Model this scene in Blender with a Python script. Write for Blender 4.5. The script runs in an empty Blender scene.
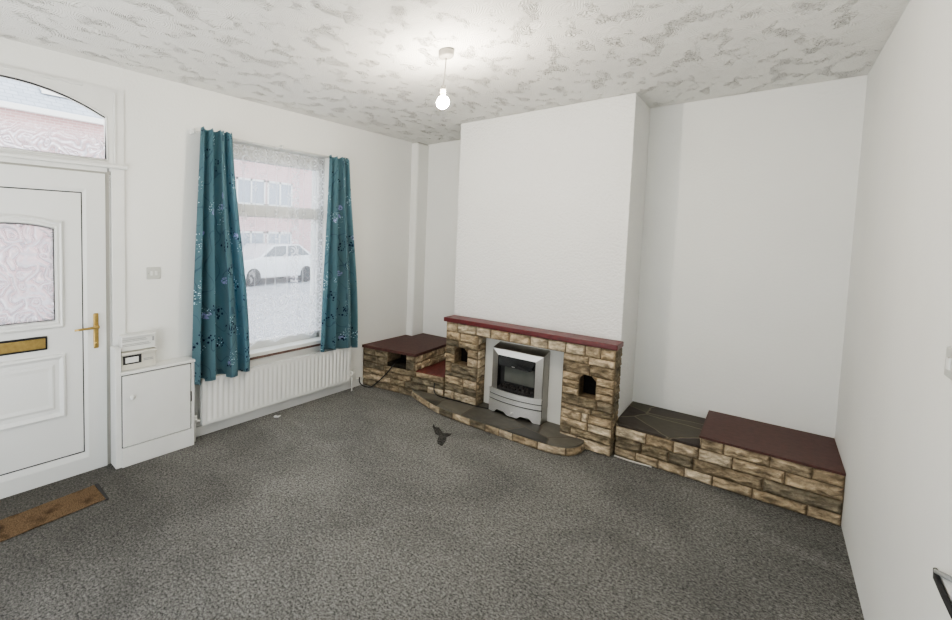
import bpy, bmesh, math, random
from mathutils import Vector, Matrix, noise
random.seed(7)
scn = bpy.context.scene
COL = scn.collection
PI = math.pi

# ------------------------------------------------------------------ room dimensions (metres)
H = 2.825                       # ceiling height
BL, BR = 2.842, 2.729           # back of left / right alcove
XL, XR, B = 0.8645, 2.321, 2.160  # chimney breast
W = 3.4976                      # right wall
F = 1.989                       # face of the stone surround
YB = 2.058                      # face of the right-hand stone bench
SK = math.atan(0.0395)          # the window wall is not quite square to the rest
Y0 = -2.9

# ------------------------------------------------------------------ mesh builder
class MB:
    def __init__(s):
        s.v = []; s.f = []; s.uv = {}; s.col = {}; s.mi = []; s.smooth = []
    def add(s, vs, fs, uvs=None, cols=None, smooth=False, m=0):
        b = len(s.v)
        s.v += [tuple(p) for p in vs]
        for f in fs:
            s.f.append(tuple(b + i for i in f)); s.mi.append(m); s.smooth.append(smooth)
        if uvs:
            for i, q in enumerate(uvs): s.uv[b + i] = q
        if cols:
            for i, q in enumerate(cols): s.col[b + i] = q
        return s
    def box(s, x0, x1, y0, y1, z0, z1, bev=0.0, seg=2, col=None, m=0):
        bm = bmesh.new()
        bmesh.ops.create_cube(bm, size=1)
        for v in bm.verts:
            v.co = Vector(((x0 + x1) / 2 + v.co.x * (x1 - x0), (y0 + y1) / 2 + v.co.y * (y1 - y0), (z0 + z1) / 2 + v.co.z * (z1 - z0)))
        if bev: bmesh.ops.bevel(bm, geom=bm.edges[:], offset=bev, segments=seg, affect='EDGES', profile=0.5)
        return s.bm(bm, col=col, m=m)
    def bm(s, bm, smooth=False, col=None, m=0, T=None):
        bm.verts.index_update()
        vs = [(T(v.co) if T else v.co.copy()) for v in bm.verts]
        s.add(vs, [[v.index for v in f.verts] for f in bm.faces], cols=[col] * len(vs) if col else None, smooth=smooth, m=m)
        bm.free(); return s
    def prism(s, pts, z0, z1, T=lambda p: p, bev=0.0, col=None, m=0):
        """polygon pts (x,y) extruded z0..z1"""
        bm = bmesh.new()
        lo = [bm.verts.new((p[0], p[1], z0)) for p in pts]
        f = bm.faces.new(lo)
        r = bmesh.ops.extrude_face_region(bm, geom=[f])
        for e in r['geom']:
            if isinstance(e, bmesh.types.BMVert): e.co.z = z1
        bmesh.ops.recalc_face_normals(bm, faces=bm.faces[:])
        if bev: bmesh.ops.bevel(bm, geom=bm.edges[:], offset=bev, segments=2, affect='EDGES', profile=0.5)
        return s.bm(bm, T=T, col=col, m=m)
    def tube(s, pts, r, n=10, caps=True, m=0):
        pts = [Vector(p) for p in pts]
        rs = r if isinstance(r, (list, tuple)) else [r] * len(pts)
        vs = []; fs = []
        t0 = (pts[1] - pts[0]).normalized()
        a = Vector((0, 0, 1)) if abs(t0.z) < 0.9 else Vector((1, 0, 0))
        nrm = t0.cross(a).normalized()
        for i, p in enumerate(pts):
            t = (pts[min(i + 1, len(pts) - 1)] - pts[max(i - 1, 0)]).normalized()
            nrm = (nrm - t * nrm.dot(t)).normalized(); bn = t.cross(nrm)
            for k in range(n):
                q = 2 * PI * k / n
                vs.append(p + (nrm * math.cos(q) + bn * math.sin(q)) * rs[i])
        for i in range(len(pts) - 1):
            for k in range(n):
                fs.append((i * n + k, i * n + (k + 1) % n, (i + 1) * n + (k + 1) % n, (i + 1) * n + k))
        if caps:
            fs.append(tuple(range(n))[::-1]); fs.append(tuple(range((len(pts) - 1) * n, len(pts) * n)))
        return s.add(vs, fs, smooth=True, m=m)
    def lathe(s, prof, c, n=28, axis='z', m=0):
        """prof: list of (r, h) round an axis through c"""
        vs = []; fs = []
        for r, h in prof:
            for k in range(n):
                q = 2 * PI * k / n; a, b = r * math.cos(q), r * math.sin(q)
                if axis == 'z': vs.append((c[0] + a, c[1] + b, c[2] + h))
                elif axis == 'x': vs.append((c[0] + h, c[1] + a, c[2] + b))
                else: vs.append((c[0] + a, c[1] + h, c[2] + b))
        for i in range(len(prof) - 1):
            for k in range(n):
                fs.append((i * n + k, i * n + (k + 1) % n, (i + 1) * n + (k + 1) % n, (i + 1) * n + k))
        if prof[0][0] > 1e-5: fs.append(tuple(range(n))[::-1])
        if prof[-1][0] > 1e-5: fs.append(tuple(range((len(prof) - 1) * n, len(prof) * n)))
        return s.add(vs, fs, smooth=True, m=m)
    def grid(s, fn, na, nb, uvfn=None, smooth=True, m=0, colfn=None):
        vs = []; uvs = [] if uvfn else None; cols = [] if colfn else None
        for j in range(nb + 1):
            for i in range(na + 1):
                a, b = i / na, j / nb
                vs.append(fn(a, b))
                if uvfn: uvs.append(uvfn(a, b))
                if colfn: cols.append(colfn(a, b))
        fs = [(j * (na + 1) + i, j * (na + 1) + i + 1, (j + 1) * (na + 1) + i + 1, (j + 1) * (na + 1) + i) for j in range(nb) for i in range(na)]
        return s.add(vs, fs, uvs, cols, smooth, m)

ORG = {}      # object name -> (origin in build coordinates, wall frame?)
def wall_pt(n, u, z):     # window-wall coordinates: n out from the wall, u along it from the corner, z up
    return Vector((n * math.cos(SK) + u * math.sin(SK), BL - n * math.sin(SK) + u * math.cos(SK), z))

def meta(o, label=None, cat=None, group=None, kind=None):
    if label: o['label'] = label
    if cat: o['category'] = cat
    if group: o['group'] = group
    if kind: o['kind'] = kind
    return o

def place(o, org, wall):
    if wall:
        o.location = wall_pt(*org); o.rotation_euler = (0, 0, -SK)
    else:
        o.location = org
    ORG[o.name] = (Vector(org), wall)

def empty(name, org=(0, 0, 0), wall=False, **k):
    o = bpy.data.objects.new(name, None); COL.objects.link(o)
    o.empty_display_size = 0.05
    place(o, org, wall)
    return meta(o, **k)

def obj(name, mb, mats, parent=None, org=None, wall=False, fix=True, **k):
    """build a mesh object; vertices are given in build coordinates"""
    if parent is not None:
        o0, wall = ORG[parent.name]
    else:
        o0 = Vector(org or (0, 0, 0))
    me = bpy.data.meshes.new(name)
    me.from_pydata([Vector(p) - o0 for p in mb.v], [], mb.f)
    if not isinstance(mats, (list, tuple)): mats = [mats]
    for m in mats: me.materials.append(m)
    me.polygons.foreach_set('material_index', mb.mi)
    me.polygons.foreach_set('use_smooth', mb.smooth)
    if mb.uv:
        l = me.uv_layers.new(name='UVMap')
        for i, lp in enumerate(me.loops):
            l.data[i].uv = mb.uv.get(lp.vertex_index, (0, 0))
    if mb.col:
        c = me.color_attributes.new('tone', 'FLOAT_COLOR', 'POINT')
        for i in range(len(me.vertices)):
            q = mb.col.get(i, (0.3, 0.26, 0.2))
            c.data[i].color = (q[0], q[1], q[2], 1)
    if fix:
        bm = bmesh.new(); bm.from_mesh(me)
        bmesh.ops.recalc_face_normals(bm, faces=bm.faces[:])
        bm.to_mesh(me); bm.free()
    me.update()
    o = bpy.data.objects.new(name, me); COL.objects.link(o)
    if parent is not None:
        o.parent = parent; ORG[o.name] = (o0, wall)
    else:
        place(o, o0, wall)
    return meta(o, **k)

# ------------------------------------------------------------------ materials
def newmat(name):
    m = bpy.data.materials.new(name); m.use_nodes = True
    nt = m.node_tree
    for n in list(nt.nodes):
        if n.type not in ('OUTPUT_MATERIAL',): nt.nodes.remove(n)
    out = [n for n in nt.nodes if n.type == 'OUTPUT_MATERIAL'][0]
    return m, nt, out
def N(nt, t, **k):
    n = nt.nodes.new(t)
    for a, b in k.items():
        if a in n.inputs: n.inputs[a].default_value = b
        else: setattr(n, a, b)
    return n
def L(nt, a, b): nt.links.new(a, b)
def math_(nt, op, a, b=None, clamp=False):
    n = nt.nodes.new('ShaderNodeMath'); n.operation = op; n.use_clamp = clamp
    for i, q in enumerate((a, b)):
        if q is None: continue
        if isinstance(q, (int, float)): n.inputs[i].default_value = q
        else: nt.links.new(q, n.inputs[i])
    return n.outputs[0]
def mixc(nt, fac, a, b):
    n = nt.nodes.new('ShaderNodeMix'); n.data_type = 'RGBA'
    for s_, q in ((n.inputs[0], fac), (n.inputs[6], a), (n.inputs[7], b)):
        if isinstance(q, (int, float)): s_.default_value = q
        elif isinstance(q, tuple): s_.default_value = (q[0], q[1], q[2], 1)
        else: nt.links.new(q, s_)
    return n.outputs[2]
def ramp(nt, x, a, b):      # linear step a..b -> 0..1
    n = nt.nodes.new('ShaderNodeMapRange'); n.clamp = True
    n.inputs[1].default_value = a; n.inputs[2].default_value = b
    nt.links.new(x, n.inputs[0]); return n.outputs[0]
def coords(nt, kind='Object', scale=(1, 1, 1), loc=(0, 0, 0)):
    t = nt.nodes.new('ShaderNodeTexCoord'); mp = nt.nodes.new('ShaderNodeMapping')
    mp.inputs['Scale'].default_value = scale; mp.inputs['Location'].default_value = loc
    nt.links.new(t.outputs[kind], mp.inputs[0]); return mp.outputs[0]
def pbr(name, col, rough=0.5, metal=0.0, var=0.0, vscale=8, bump=0.0, bscale=60, bdist=0.002, spec=0.5, coat=0.0, detail=4):
    m, nt, out = newmat(name)
    p = N(nt, 'ShaderNodeBsdfPrincipled', Roughness=rough, Metallic=metal)
    p.inputs['Specular IOR Level'].default_value = spec
    p.inputs['Coat Weight'].default_value = coat
    p.inputs['Base Color'].default_value = (*col, 1)
    c = coords(nt)
    if var:
        n = N(nt, 'ShaderNodeTexNoise', Scale=vscale, Detail=detail); L(nt, c, n.inputs['Vector'])
        f = ramp(nt, n.outputs[0], 0.3, 0.7)
        L(nt, mixc(nt, f, tuple(max(0, q * (1 - var)) for q in col), tuple(min(1, q * (1 + var)) for q in col)), p.inputs['Base Color'])
    if bump:
        n = N(nt, 'ShaderNodeTexNoise', Scale=bscale, Detail=3); L(nt, c, n.inputs['Vector'])
        b = N(nt, 'ShaderNodeBump', Strength=bump, Distance=bdist); L(nt, n.outputs[0], b.inputs['Height'])
        L(nt, b.outputs[0], p.inputs['Normal'])
    L(nt, p.outputs[0], out.inputs[0]); return m

M = {}
M['wall'] = pbr('painted_plaster', (0.80, 0.81, 0.79), 0.9, var=0.025, vscale=1.2, bump=0.35, bscale=55, bdist=0.004, spec=0.2)
M['chip'] = pbr('woodchip_paper', (0.82, 0.825, 0.81), 0.9, var=0.015, vscale=2, bump=1.0, bscale=58, bdist=0.010, spec=0.2)
M['upvc'] = pbr('white_upvc', (0.72, 0.735, 0.73), 0.35, spec=0.4)
M['gloss'] = pbr('white_gloss_paint', (0.74, 0.75, 0.735), 0.4, var=0.03, vscale=5, bump=0.08, bscale=20, spec=0.4)
M['plastic'] = pbr('white_plastic', (0.70, 0.71, 0.69), 0.45)
M['greyplastic'] = pbr('pale_grey_plastic', (0.52, 0.53, 0.50), 0.5)
M['print'] = pbr('grey_print', (0.30, 0.31, 0.31), 0.7)
M['dimplastic'] = pbr('dimmed_white_plastic', (0.36, 0.345, 0.32), 0.5)  # white plastic with shade put in its colour, against the bulb's glare
M['black'] = pbr('black_rubber', (0.012, 0.012, 0.013), 0.6)
M['gap'] = pbr('dark_seal_and_shade', (0.03, 0.03, 0.032), 0.8)  # for seals, and for strips painted as shade in gaps
M['brass'] = pbr('brass', (0.50, 0.36, 0.14), 0.32, metal=0.9, var=0.12, vscale=40)
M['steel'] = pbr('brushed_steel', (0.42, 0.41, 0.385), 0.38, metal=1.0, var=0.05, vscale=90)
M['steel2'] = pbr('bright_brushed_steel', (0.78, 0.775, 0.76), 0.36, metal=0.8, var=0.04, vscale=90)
M['darkglass'] = pbr('dark_glass', (0.012, 0.013, 0.015), 0.12, coat=0.5)
M['screen'] = pbr('grey_fire_screen', (0.10, 0.105, 0.095), 0.25, var=0.2, vscale=6)
M['coal'] = pbr('coal', (0.02, 0.018, 0.017), 0.85, var=0.4, vscale=50)
M['mantel'] = pbr('dark_red_gloss_paint', (0.105, 0.013, 0.015), 0.36, var=0.25, vscale=25, bump=0.3, bscale=30, bdist=0.003)
M['slab'] = pbr('red_brown_painted_slab', (0.078, 0.029, 0.023), 0.55, var=0.22, vscale=30, bump=0.4, bscale=70, bdist=0.002)
M['redshelf'] = pbr('red_painted_slab', (0.14, 0.03, 0.025), 0.5, var=0.25, vscale=25, bump=0.4, bscale=70, bdist=0.002)
M['insert'] = pbr('white_fire_back_panel', (0.66, 0.66, 0.62), 0.5, var=0.03, vscale=4)
M['cable_white'] = pbr('white_cable', (0.62, 0.6, 0.54), 0.5)
M['brick'] = None

def wallpaint_ceiling():
    """swirled comb-pattern textured ceiling coating"""
    m, nt, out = newmat('swirled_textured_ceiling')
    p = N(nt, 'ShaderNodeBsdfPrincipled', Roughness=0.6)
    p.inputs['Specular IOR Level'].default_value = 0.2
    c = coords(nt)
    nz = N(nt, 'ShaderNodeTexNoise', Scale=5.0, Detail=2); L(nt, c, nz.inputs['Vector'])
    va = nt.nodes.new('ShaderNodeVectorMath'); va.operation = 'MULTIPLY_ADD'
    L(nt, nz.outputs['Color'], va.inputs[0]); va.inputs[1].default_value = (0.09, 0.09, 0.09); L(nt, c, va.inputs[2])
    vo = N(nt, 'ShaderNodeTexVoronoi', Scale=6.5); vo.feature = 'F1'; L(nt, va.outputs[0], vo.inputs['Vector'])
    ring = math_(nt, 'SINE', math_(nt, 'MULTIPLY', vo.outputs['Distance'], 95))
    # hand-made patches where the coat was pulled up
    rot = nt.nodes.new('ShaderNodeMapping'); L(nt, c, rot.inputs[0])
    rot.inputs['Rotation'].default_value = (0, 0, 0.79); rot.inputs['Scale'].default_value = (1.15, 0.62, 1)
    pn = N(nt, 'ShaderNodeTexNoise', Scale=8.5, Detail=3); L(nt, rot.outputs[0], pn.inputs['Vector'])
    mask = ramp(nt, pn.outputs[0], 0.52, 0.64)
    fine = N(nt, 'ShaderNodeTexNoise', Scale=42, Detail=3); fine.inputs['Distortion'].default_value = 1.6; L(nt, rot.outputs[0], fine.inputs['Vector'])
    ridge = ramp(nt, fine.outputs[0], 0.5, 0.66)
    h = math_(nt, 'ADD', math_(nt, 'MULTIPLY', math_(nt, 'MULTIPLY', ring, 0.15), math_(nt, 'ADD', mask, 0.35)),
              math_(nt, 'MULTIPLY', math_(nt, 'MULTIPLY', ridge, mask), 1.15))
    gr = N(nt, 'ShaderNodeTexNoise', Scale=120, Detail=2); L(nt, c, gr.inputs['Vector'])
    h = math_(nt, 'ADD', h, math_(nt, 'MULTIPLY', gr.outputs[0], 0.18))
    b = N(nt, 'ShaderNodeBump', Strength=0.9, Distance=0.017); L(nt, h, b.inputs['Height'])
    L(nt, b.outputs[0], p.inputs['Normal'])
    L(nt, mixc(nt, math_(nt, 'MULTIPLY', math_(nt, 'MULTIPLY', ridge, mask), 0.35), (0.80, 0.80, 0.775), (0.80, 0.795, 0.77)), p.inputs['Base Color'])
    L(nt, p.outputs[0], out.inputs[0]); return m
M['ceiling'] = wallpaint_ceiling()

def carpet():
    m, nt, out = newmat('charcoal_twist_carpet')
    p = N(nt, 'ShaderNodeBsdfPrincipled', Roughness=1.0)
    p.inputs['Specular IOR Level'].default_value = 0.05
    p.inputs['Sheen Weight'].default_value = 0.15
    c = coords(nt)
    a = N(nt, 'ShaderNodeTexNoise', Scale=88, Detail=6, Roughness=0.85); L(nt, c, a.inputs['Vector'])
    big = N(nt, 'ShaderNodeTexNoise', Scale=1.6, Detail=6, Roughness=0.6); big.inputs['Distortion'].default_value = 0.6; L(nt, c, big.inputs['Vector'])
    mid = N(nt, 'ShaderNodeTexNoise', Scale=22, Detail=3); L(nt, c, mid.inputs['Vector'])
    f = ramp(nt, a.outputs[0], 0.42, 0.59)
    sk = N(nt, 'ShaderNodeTexNoise', Scale=58, Detail=2, Roughness=0.6); L(nt, c, sk.inputs['Vector'])
    f = math_(nt, 'ADD', math_(nt, 'MULTIPLY', f, 0.72), math_(nt, 'MULTIPLY', ramp(nt, sk.outputs[0], 0.38, 0.64), 0.28))
    base = mixc(nt, f, (0.022, 0.0218, 0.021), (0.37, 0.368, 0.352))
    f2 = ramp(nt, math_(nt, 'ADD', math_(nt, 'MULTIPLY', big.outputs[0], 0.75), math_(nt, 'MULTIPLY', mid.outputs[0], 0.25)), 0.36, 0.60)
    sc = nt.nodes.new('ShaderNodeMix'); sc.data_type = 'RGBA'; sc.blend_type = 'MULTIPLY'; sc.inputs[0].default_value = 1
    L(nt, base, sc.inputs[6]); L(nt, mixc(nt, f2, (0.74, 0.74, 0.73), (1.16, 1.155, 1.14)), sc.inputs[7])
    L(nt, sc.outputs[2], p.inputs['Base Color'])
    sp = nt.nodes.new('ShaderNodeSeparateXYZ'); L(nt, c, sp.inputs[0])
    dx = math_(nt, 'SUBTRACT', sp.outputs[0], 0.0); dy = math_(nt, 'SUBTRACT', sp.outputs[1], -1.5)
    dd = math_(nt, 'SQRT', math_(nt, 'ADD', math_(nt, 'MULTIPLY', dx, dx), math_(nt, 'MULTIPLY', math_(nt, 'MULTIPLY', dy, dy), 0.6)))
    door_dark = ramp(nt, math_(nt, 'ADD', dd, math_(nt, 'MULTIPLY', big.outputs[0], 0.6)), 0.45, 1.75)  # carpet colour gets darker towards the front door
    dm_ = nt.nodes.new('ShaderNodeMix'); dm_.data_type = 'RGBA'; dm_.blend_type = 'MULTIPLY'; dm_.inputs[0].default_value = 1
    L(nt, sc.outputs[2], dm_.inputs[6]); L(nt, mixc(nt, door_dark, (0.42, 0.40, 0.37), (1, 1, 1)), dm_.inputs[7]); L(nt, dm_.outputs[2], p.inputs['Base Color'])
    b = N(nt, 'ShaderNodeBump', Strength=1.0, Distance=0.012)
    L(nt, math_(nt, 'ADD', a.outputs[0], math_(nt, 'MULTIPLY', mid.outputs[0], 0.8)), b.inputs['Height'])
    L(nt, b.outputs[0], p.inputs['Normal'])
    L(nt, p.outputs[0], out.inputs[0]); return m
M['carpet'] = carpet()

def stone():
    m, nt, out = newmat('rock_faced_stone')
    p = N(nt, 'ShaderNodeBsdfPrincipled', Roughness=0.85)
    p.inputs['Specular IOR Level'].default_value = 0.25
    at = nt.nodes.new('ShaderNodeAttribute'); at.attribute_name = 'tone'
    c = coords(nt, scale=(1, 1, 1.7))
    n = N(nt, 'ShaderNodeTexNoise', Scale=22, Detail=7, Roughness=0.72); L(nt, c, n.inputs['Vector'])
    n.inputs['Distortion'].default_value = 0.5
    mul = nt.nodes.new('ShaderNodeMix'); mul.data_type = 'RGBA'; mul.blend_type = 'MULTIPLY'; mul.inputs[0].default_value = 1
    L(nt, at.outputs['Color'], mul.inputs[6])
    L(nt, mixc(nt, ramp(nt, n.outputs[0], 0.33, 0.66), (0.52, 0.49, 0.46), (1.2, 1.19, 1.15)), mul.inputs[7])
    L(nt, mul.outputs[2], p.inputs['Base Color'])
    n2 = N(nt, 'ShaderNodeTexNoise', Scale=45, Detail=4); L(nt, c, n2.inputs['Vector'])
    b = N(nt, 'ShaderNodeBump', Strength=0.7, Distance=0.006); L(nt, n2.outputs[0], b.inputs['Height'])
    L(nt, b.outputs[0], p.inputs['Normal'])
    L(nt, p.outputs[0], out.inputs[0]); return m
M['stone'] = stone()

def flag(name, ca, cb, cm, scale, seed):
    """irregular flagstones with pale mortar lines"""
    m, nt, out = newmat(name)
    p = N(nt, 'ShaderNodeBsdfPrincipled', Roughness=0.55)
    c = coords(nt, loc=(seed, seed * 0.37, 0))
    nz = N(nt, 'ShaderNodeTexNoise', Scale=4, Detail=2); L(nt, c, nz.inputs['Vector'])
    va = nt.nodes.new('ShaderNodeVectorMath'); va.operation = 'MULTIPLY_ADD'
    L(nt, nz.outputs['Color'], va.inputs[0]); va.inputs[1].default_value = (0.08, 0.08, 0); L(nt, c, va.inputs[2])
    ed = N(nt, 'ShaderNodeTexVoronoi', Scale=scale); ed.feature = 'DISTANCE_TO_EDGE'; L(nt, va.outputs[0], ed.inputs['Vector'])
    ce = N(nt, 'ShaderNodeTexVoronoi', Scale=scale); ce.feature = 'F1'; L(nt, va.outputs[0], ce.inputs['Vector'])
    sx = nt.nodes.new('ShaderNodeSeparateColor'); L(nt, ce.outputs['Color'], sx.inputs[0])
    n = N(nt, 'ShaderNodeTexNoise', Scale=14, Detail=5); L(nt, c, n.inputs['Vector'])
    f = math_(nt, 'ADD', math_(nt, 'MULTIPLY', sx.outputs[0], 0.75), math_(nt, 'MULTIPLY', n.outputs[0], 0.5))
    col = mixc(nt, ramp(nt, f, 0.35, 1.0), ca, cb)
    line = ramp(nt, ed.outputs['Distance'], 0.006, 0.018)
    L(nt, mixc(nt, line, cm, col), p.inputs['Base Color'])
    b = N(nt, 'ShaderNodeBump', Strength=0.5, Distance=0.004)
    L(nt, math_(nt, 'ADD', n.outputs[0], line), b.inputs['Height']); L(nt, b.outputs[0], p.inputs['Normal'])
    L(nt, p.outputs[0], out.inputs[0]); return m
M['flag'] = flag('grey_hearth_flagstones', (0.050, 0.048, 0.042), (0.16, 0.15, 0.125), (0.085, 0.072, 0.052), 2.3, 1.7)
M['flag2'] = flag('dark_bench_flagstones', (0.030, 0.020, 0.015), (0.085, 0.078, 0.052), (0.17, 0.14, 0.10), 2.5, 0.4)

def coir():
    m, nt, out = newmat('coir_matting')
    p = N(nt, 'ShaderNodeBsdfPrincipled', Roughness=1.0)
    p.inputs['Specular IOR Level'].default_value = 0.1
    c = coords(nt)
    a = N(nt, 'ShaderNodeTexNoise', Scale=160, Detail=4); L(nt, c, a.inputs['Vector'])
    d = N(nt, 'ShaderNodeTexNoise', Scale=7, Detail=4); L(nt, c, d.inputs['Vector'])
    col = mixc(nt, ramp(nt, a.outputs[0], 0.3, 0.7), (0.075, 0.050, 0.030), (0.24, 0.165, 0.100))
    L(nt, mixc(nt, ramp(nt, d.outputs[0], 0.50, 0.66), col, (0.035, 0.022, 0.014)), p.inputs['Base Color'])
    b = N(nt, 'ShaderNodeBump', Strength=1.0, Distance=0.008); L(nt, a.outputs[0], b.inputs['Height'])
    L(nt, b.outputs[0], p.inputs['Normal']); L(nt, p.outputs[0], out.inputs[0]); return m
M['coir'] = coir()

def curtain_mat():
    m, nt, out = newmat('teal_floral_curtain')
    uv = coords(nt, 'UV')
    teal_n = N(nt, 'ShaderNodeTexNoise', Scale=3, Detail=2); L(nt, uv, teal_n.inputs['Vector'])
    col = mixc(nt, teal_n.outputs[0], (0.090, 0.170, 0.200), (0.135, 0.235, 0.265))
    def cluster(scale, rad, loc):
        v = N(nt, 'ShaderNodeTexVoronoi', Scale=scale); v.feature = 'F1'
        L(nt, coords(nt, 'UV', loc=loc), v.inputs['Vector'])
        return math_(nt, 'LESS_THAN', v.outputs['Distance'], rad)
    # navy stems
    sn = N(nt, 'ShaderNodeTexNoise', Scale=4.5, Detail=1); L(nt, coords(nt, 'UV', scale=(1.6, 0.8, 1)), sn.inputs['Vector'])
    stem = math_(nt, 'LESS_THAN', math_(nt, 'ABSOLUTE', math_(nt, 'SUBTRACT', sn.outputs[0], 0.5)), 0.007)
    col = mixc(nt, math_(nt, 'MULTIPLY', stem, 0.35), col, (0.012, 0.035, 0.075))
    # lavender blooms
    lav = cluster(5.5, 0.17, (0.3, 0.9, 0))
    ln = N(nt, 'ShaderNodeTexNoise', Scale=45, Detail=1); L(nt, uv, ln.inputs['Vector'])
    col = mixc(nt, math_(nt, 'MULTIPLY', lav, ramp(nt, ln.outputs[0], 0.42, 0.55)), col, (0.33, 0.36, 0.50))
    # navy leaf sprays
    leafc = cluster(5.6, 0.36, (1.1, 0.2, 0))
    lv = N(nt, 'ShaderNodeTexVoronoi', Scale=42); lv.feature = 'F1'; L(nt, coords(nt, 'UV', scale=(1.25, 0.8, 1)), lv.inputs['Vector'])
    leaf = math_(nt, 'MULTIPLY', leafc, math_(nt, 'LESS_THAN', lv.outputs['Distance'], 0.33))
    col = mixc(nt, leaf, col, (0.008, 0.022, 0.055))
    # white dotted seed heads
    dotc = cluster(5.2, 0.36, (2.7, 1.6, 0))
    dv = N(nt, 'ShaderNodeTexVoronoi', Scale=74); dv.feature = 'F1'; dv.inputs['Randomness'].default_value = 0.6; L(nt, uv, dv.inputs['Vector'])
    dot = math_(nt, 'MULTIPLY', dotc, math_(nt, 'LESS_THAN', dv.outputs['Distance'], 0.27))
    col = mixc(nt, dot, col, (0.62, 0.78, 0.80))
    d = N(nt, 'ShaderNodeBsdfPrincipled', Roughness=0.75); d.inputs['Specular IOR Level'].default_value = 0.25
    d.inputs['Sheen Weight'].default_value = 0.2
    t = nt.nodes.new('ShaderNodeBsdfTranslucent')
    L(nt, col, d.inputs['Base Color'])
    br = nt.nodes.new('ShaderNodeMix'); br.data_type = 'RGBA'; br.blend_type = 'MULTIPLY'; br.inputs[0].default_value = 1
    L(nt, col, br.inputs[6]); br.inputs[7].default_value = (3.2, 3.0, 3.1, 1); L(nt, br.outputs[2], t.inputs['Color'])
    mx = nt.nodes.new('ShaderNodeMixShader'); mx.inputs[0].default_value = 0.38
    L(nt, d.outputs[0], mx.inputs[1]); L(nt, t.outputs[0], mx.inputs[2]); L(nt, mx.outputs[0], out.inputs[0])
    return m
M['curtain'] = curtain_mat()

def lace_mat():
    """UV: x metres from the side edge, y metres above the hem"""
    m, nt, out = newmat('white_lace_net')
    uv = coords(nt, 'UV')
    s = nt.nodes.new('ShaderNodeSeparateXYZ'); L(nt, uv, s.inputs[0])
    x, y = s.outputs[0], s.outputs[1]
    v = N(nt, 'ShaderNodeTexVoronoi', Scale=13); v.feature = 'F1'; L(nt, uv, v.inputs['Vector'])
    rings = math_(nt, 'SINE', math_(nt, 'MULTIPLY', v.outputs['Distance'], 18))
    nz = N(nt, 'ShaderNodeTexNoise', Scale=34, Detail=3); L(nt, uv, nz.inputs['Vector'])
    flor = math_(nt, 'MULTIPLY', ramp(nt, math_(nt, 'ADD', rings, math_(nt, 'MULTIPLY', nz.outputs[0], 1.2)), 0.1, 0.9), 1.0)
    bottom = math_(nt, 'SUBTRACT', 1.0, ramp(nt, y, 0.40, 0.46))
    side = math_(nt, 'SUBTRACT', 1.0, ramp(nt, x, 0.085, 0.10))
    top = ramp(nt, y, 1.66, 1.70)
    zone = math_(nt, 'MAXIMUM', math_(nt, 'MAXIMUM', bottom, side), top)
    spot = N(nt, 'ShaderNodeTexVoronoi', Scale=8); spot.feature = 'F1'; L(nt, uv, spot.inputs['Vector'])
    spots = math_(nt, 'MULTIPLY', math_(nt, 'LESS_THAN', spot.outputs['Distance'], 0.30), 0.55)
    zone = math_(nt, 'MAXIMUM', zone, spots)
    hem = math_(nt, 'LESS_THAN', y, 0.015)
    pleat = math_(nt, 'MULTIPLY', ramp(nt, math_(nt, 'SINE', math_(nt, 'MULTIPLY', x, 52)), 0.75, 1.0), 0.16)
    op = math_(nt, 'ADD', math_(nt, 'ADD', 0.20, pleat), math_(nt, 'MULTIPLY', math_(nt, 'MULTIPLY', zone, flor), 0.60))
    op = math_(nt, 'MAXIMUM', op, math_(nt, 'MULTIPLY', hem, 0.85))
    tr = nt.nodes.new('ShaderNodeBsdfTransparent'); tr.inputs[0].default_value = (1, 1, 1, 1)
    di = nt.nodes.new('ShaderNodeBsdfDiffuse'); di.inputs[0].default_value = (0.82, 0.84, 0.86, 1)
    tl = nt.nodes.new('ShaderNodeBsdfTranslucent'); tl.inputs[0].default_value = (0.92, 0.94, 0.97, 1)
    a = nt.nodes.new('ShaderNodeMixShader'); a.inputs[0].default_value = 0.6; L(nt, di.outputs[0], a.inputs[1]); L(nt, tl.outputs[0], a.inputs[2])
    mx = nt.nodes.new('ShaderNodeMixShader'); L(nt, op, mx.inputs[0]); L(nt, tr.outputs[0], mx.inputs[1]); L(nt, a.outputs[0], mx.inputs[2])
    L(nt, mx.outputs[0], out.inputs[0]); return m
M['lace'] = lace_mat()

def pane_mat():
    m, nt, out = newmat('clear_window_glass')
    tr = nt.nodes.new('ShaderNodeBsdfTransparent'); tr.inputs[0].default_value = (0.96, 0.98, 1, 1)
    gl = nt.nodes.new('ShaderNodeBsdfGlossy'); gl.inputs['Roughness'].default_value = 0.02
    mx = nt.nodes.new('ShaderNodeMixShader'); mx.inputs[0].default_value = 0.06
    L(nt, tr.outputs[0], mx.inputs[1]); L(nt, gl.outputs[0], mx.inputs[2]); L(nt, mx.outputs[0], out.inputs[0]); return m
M['pane'] = pane_mat()

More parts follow.
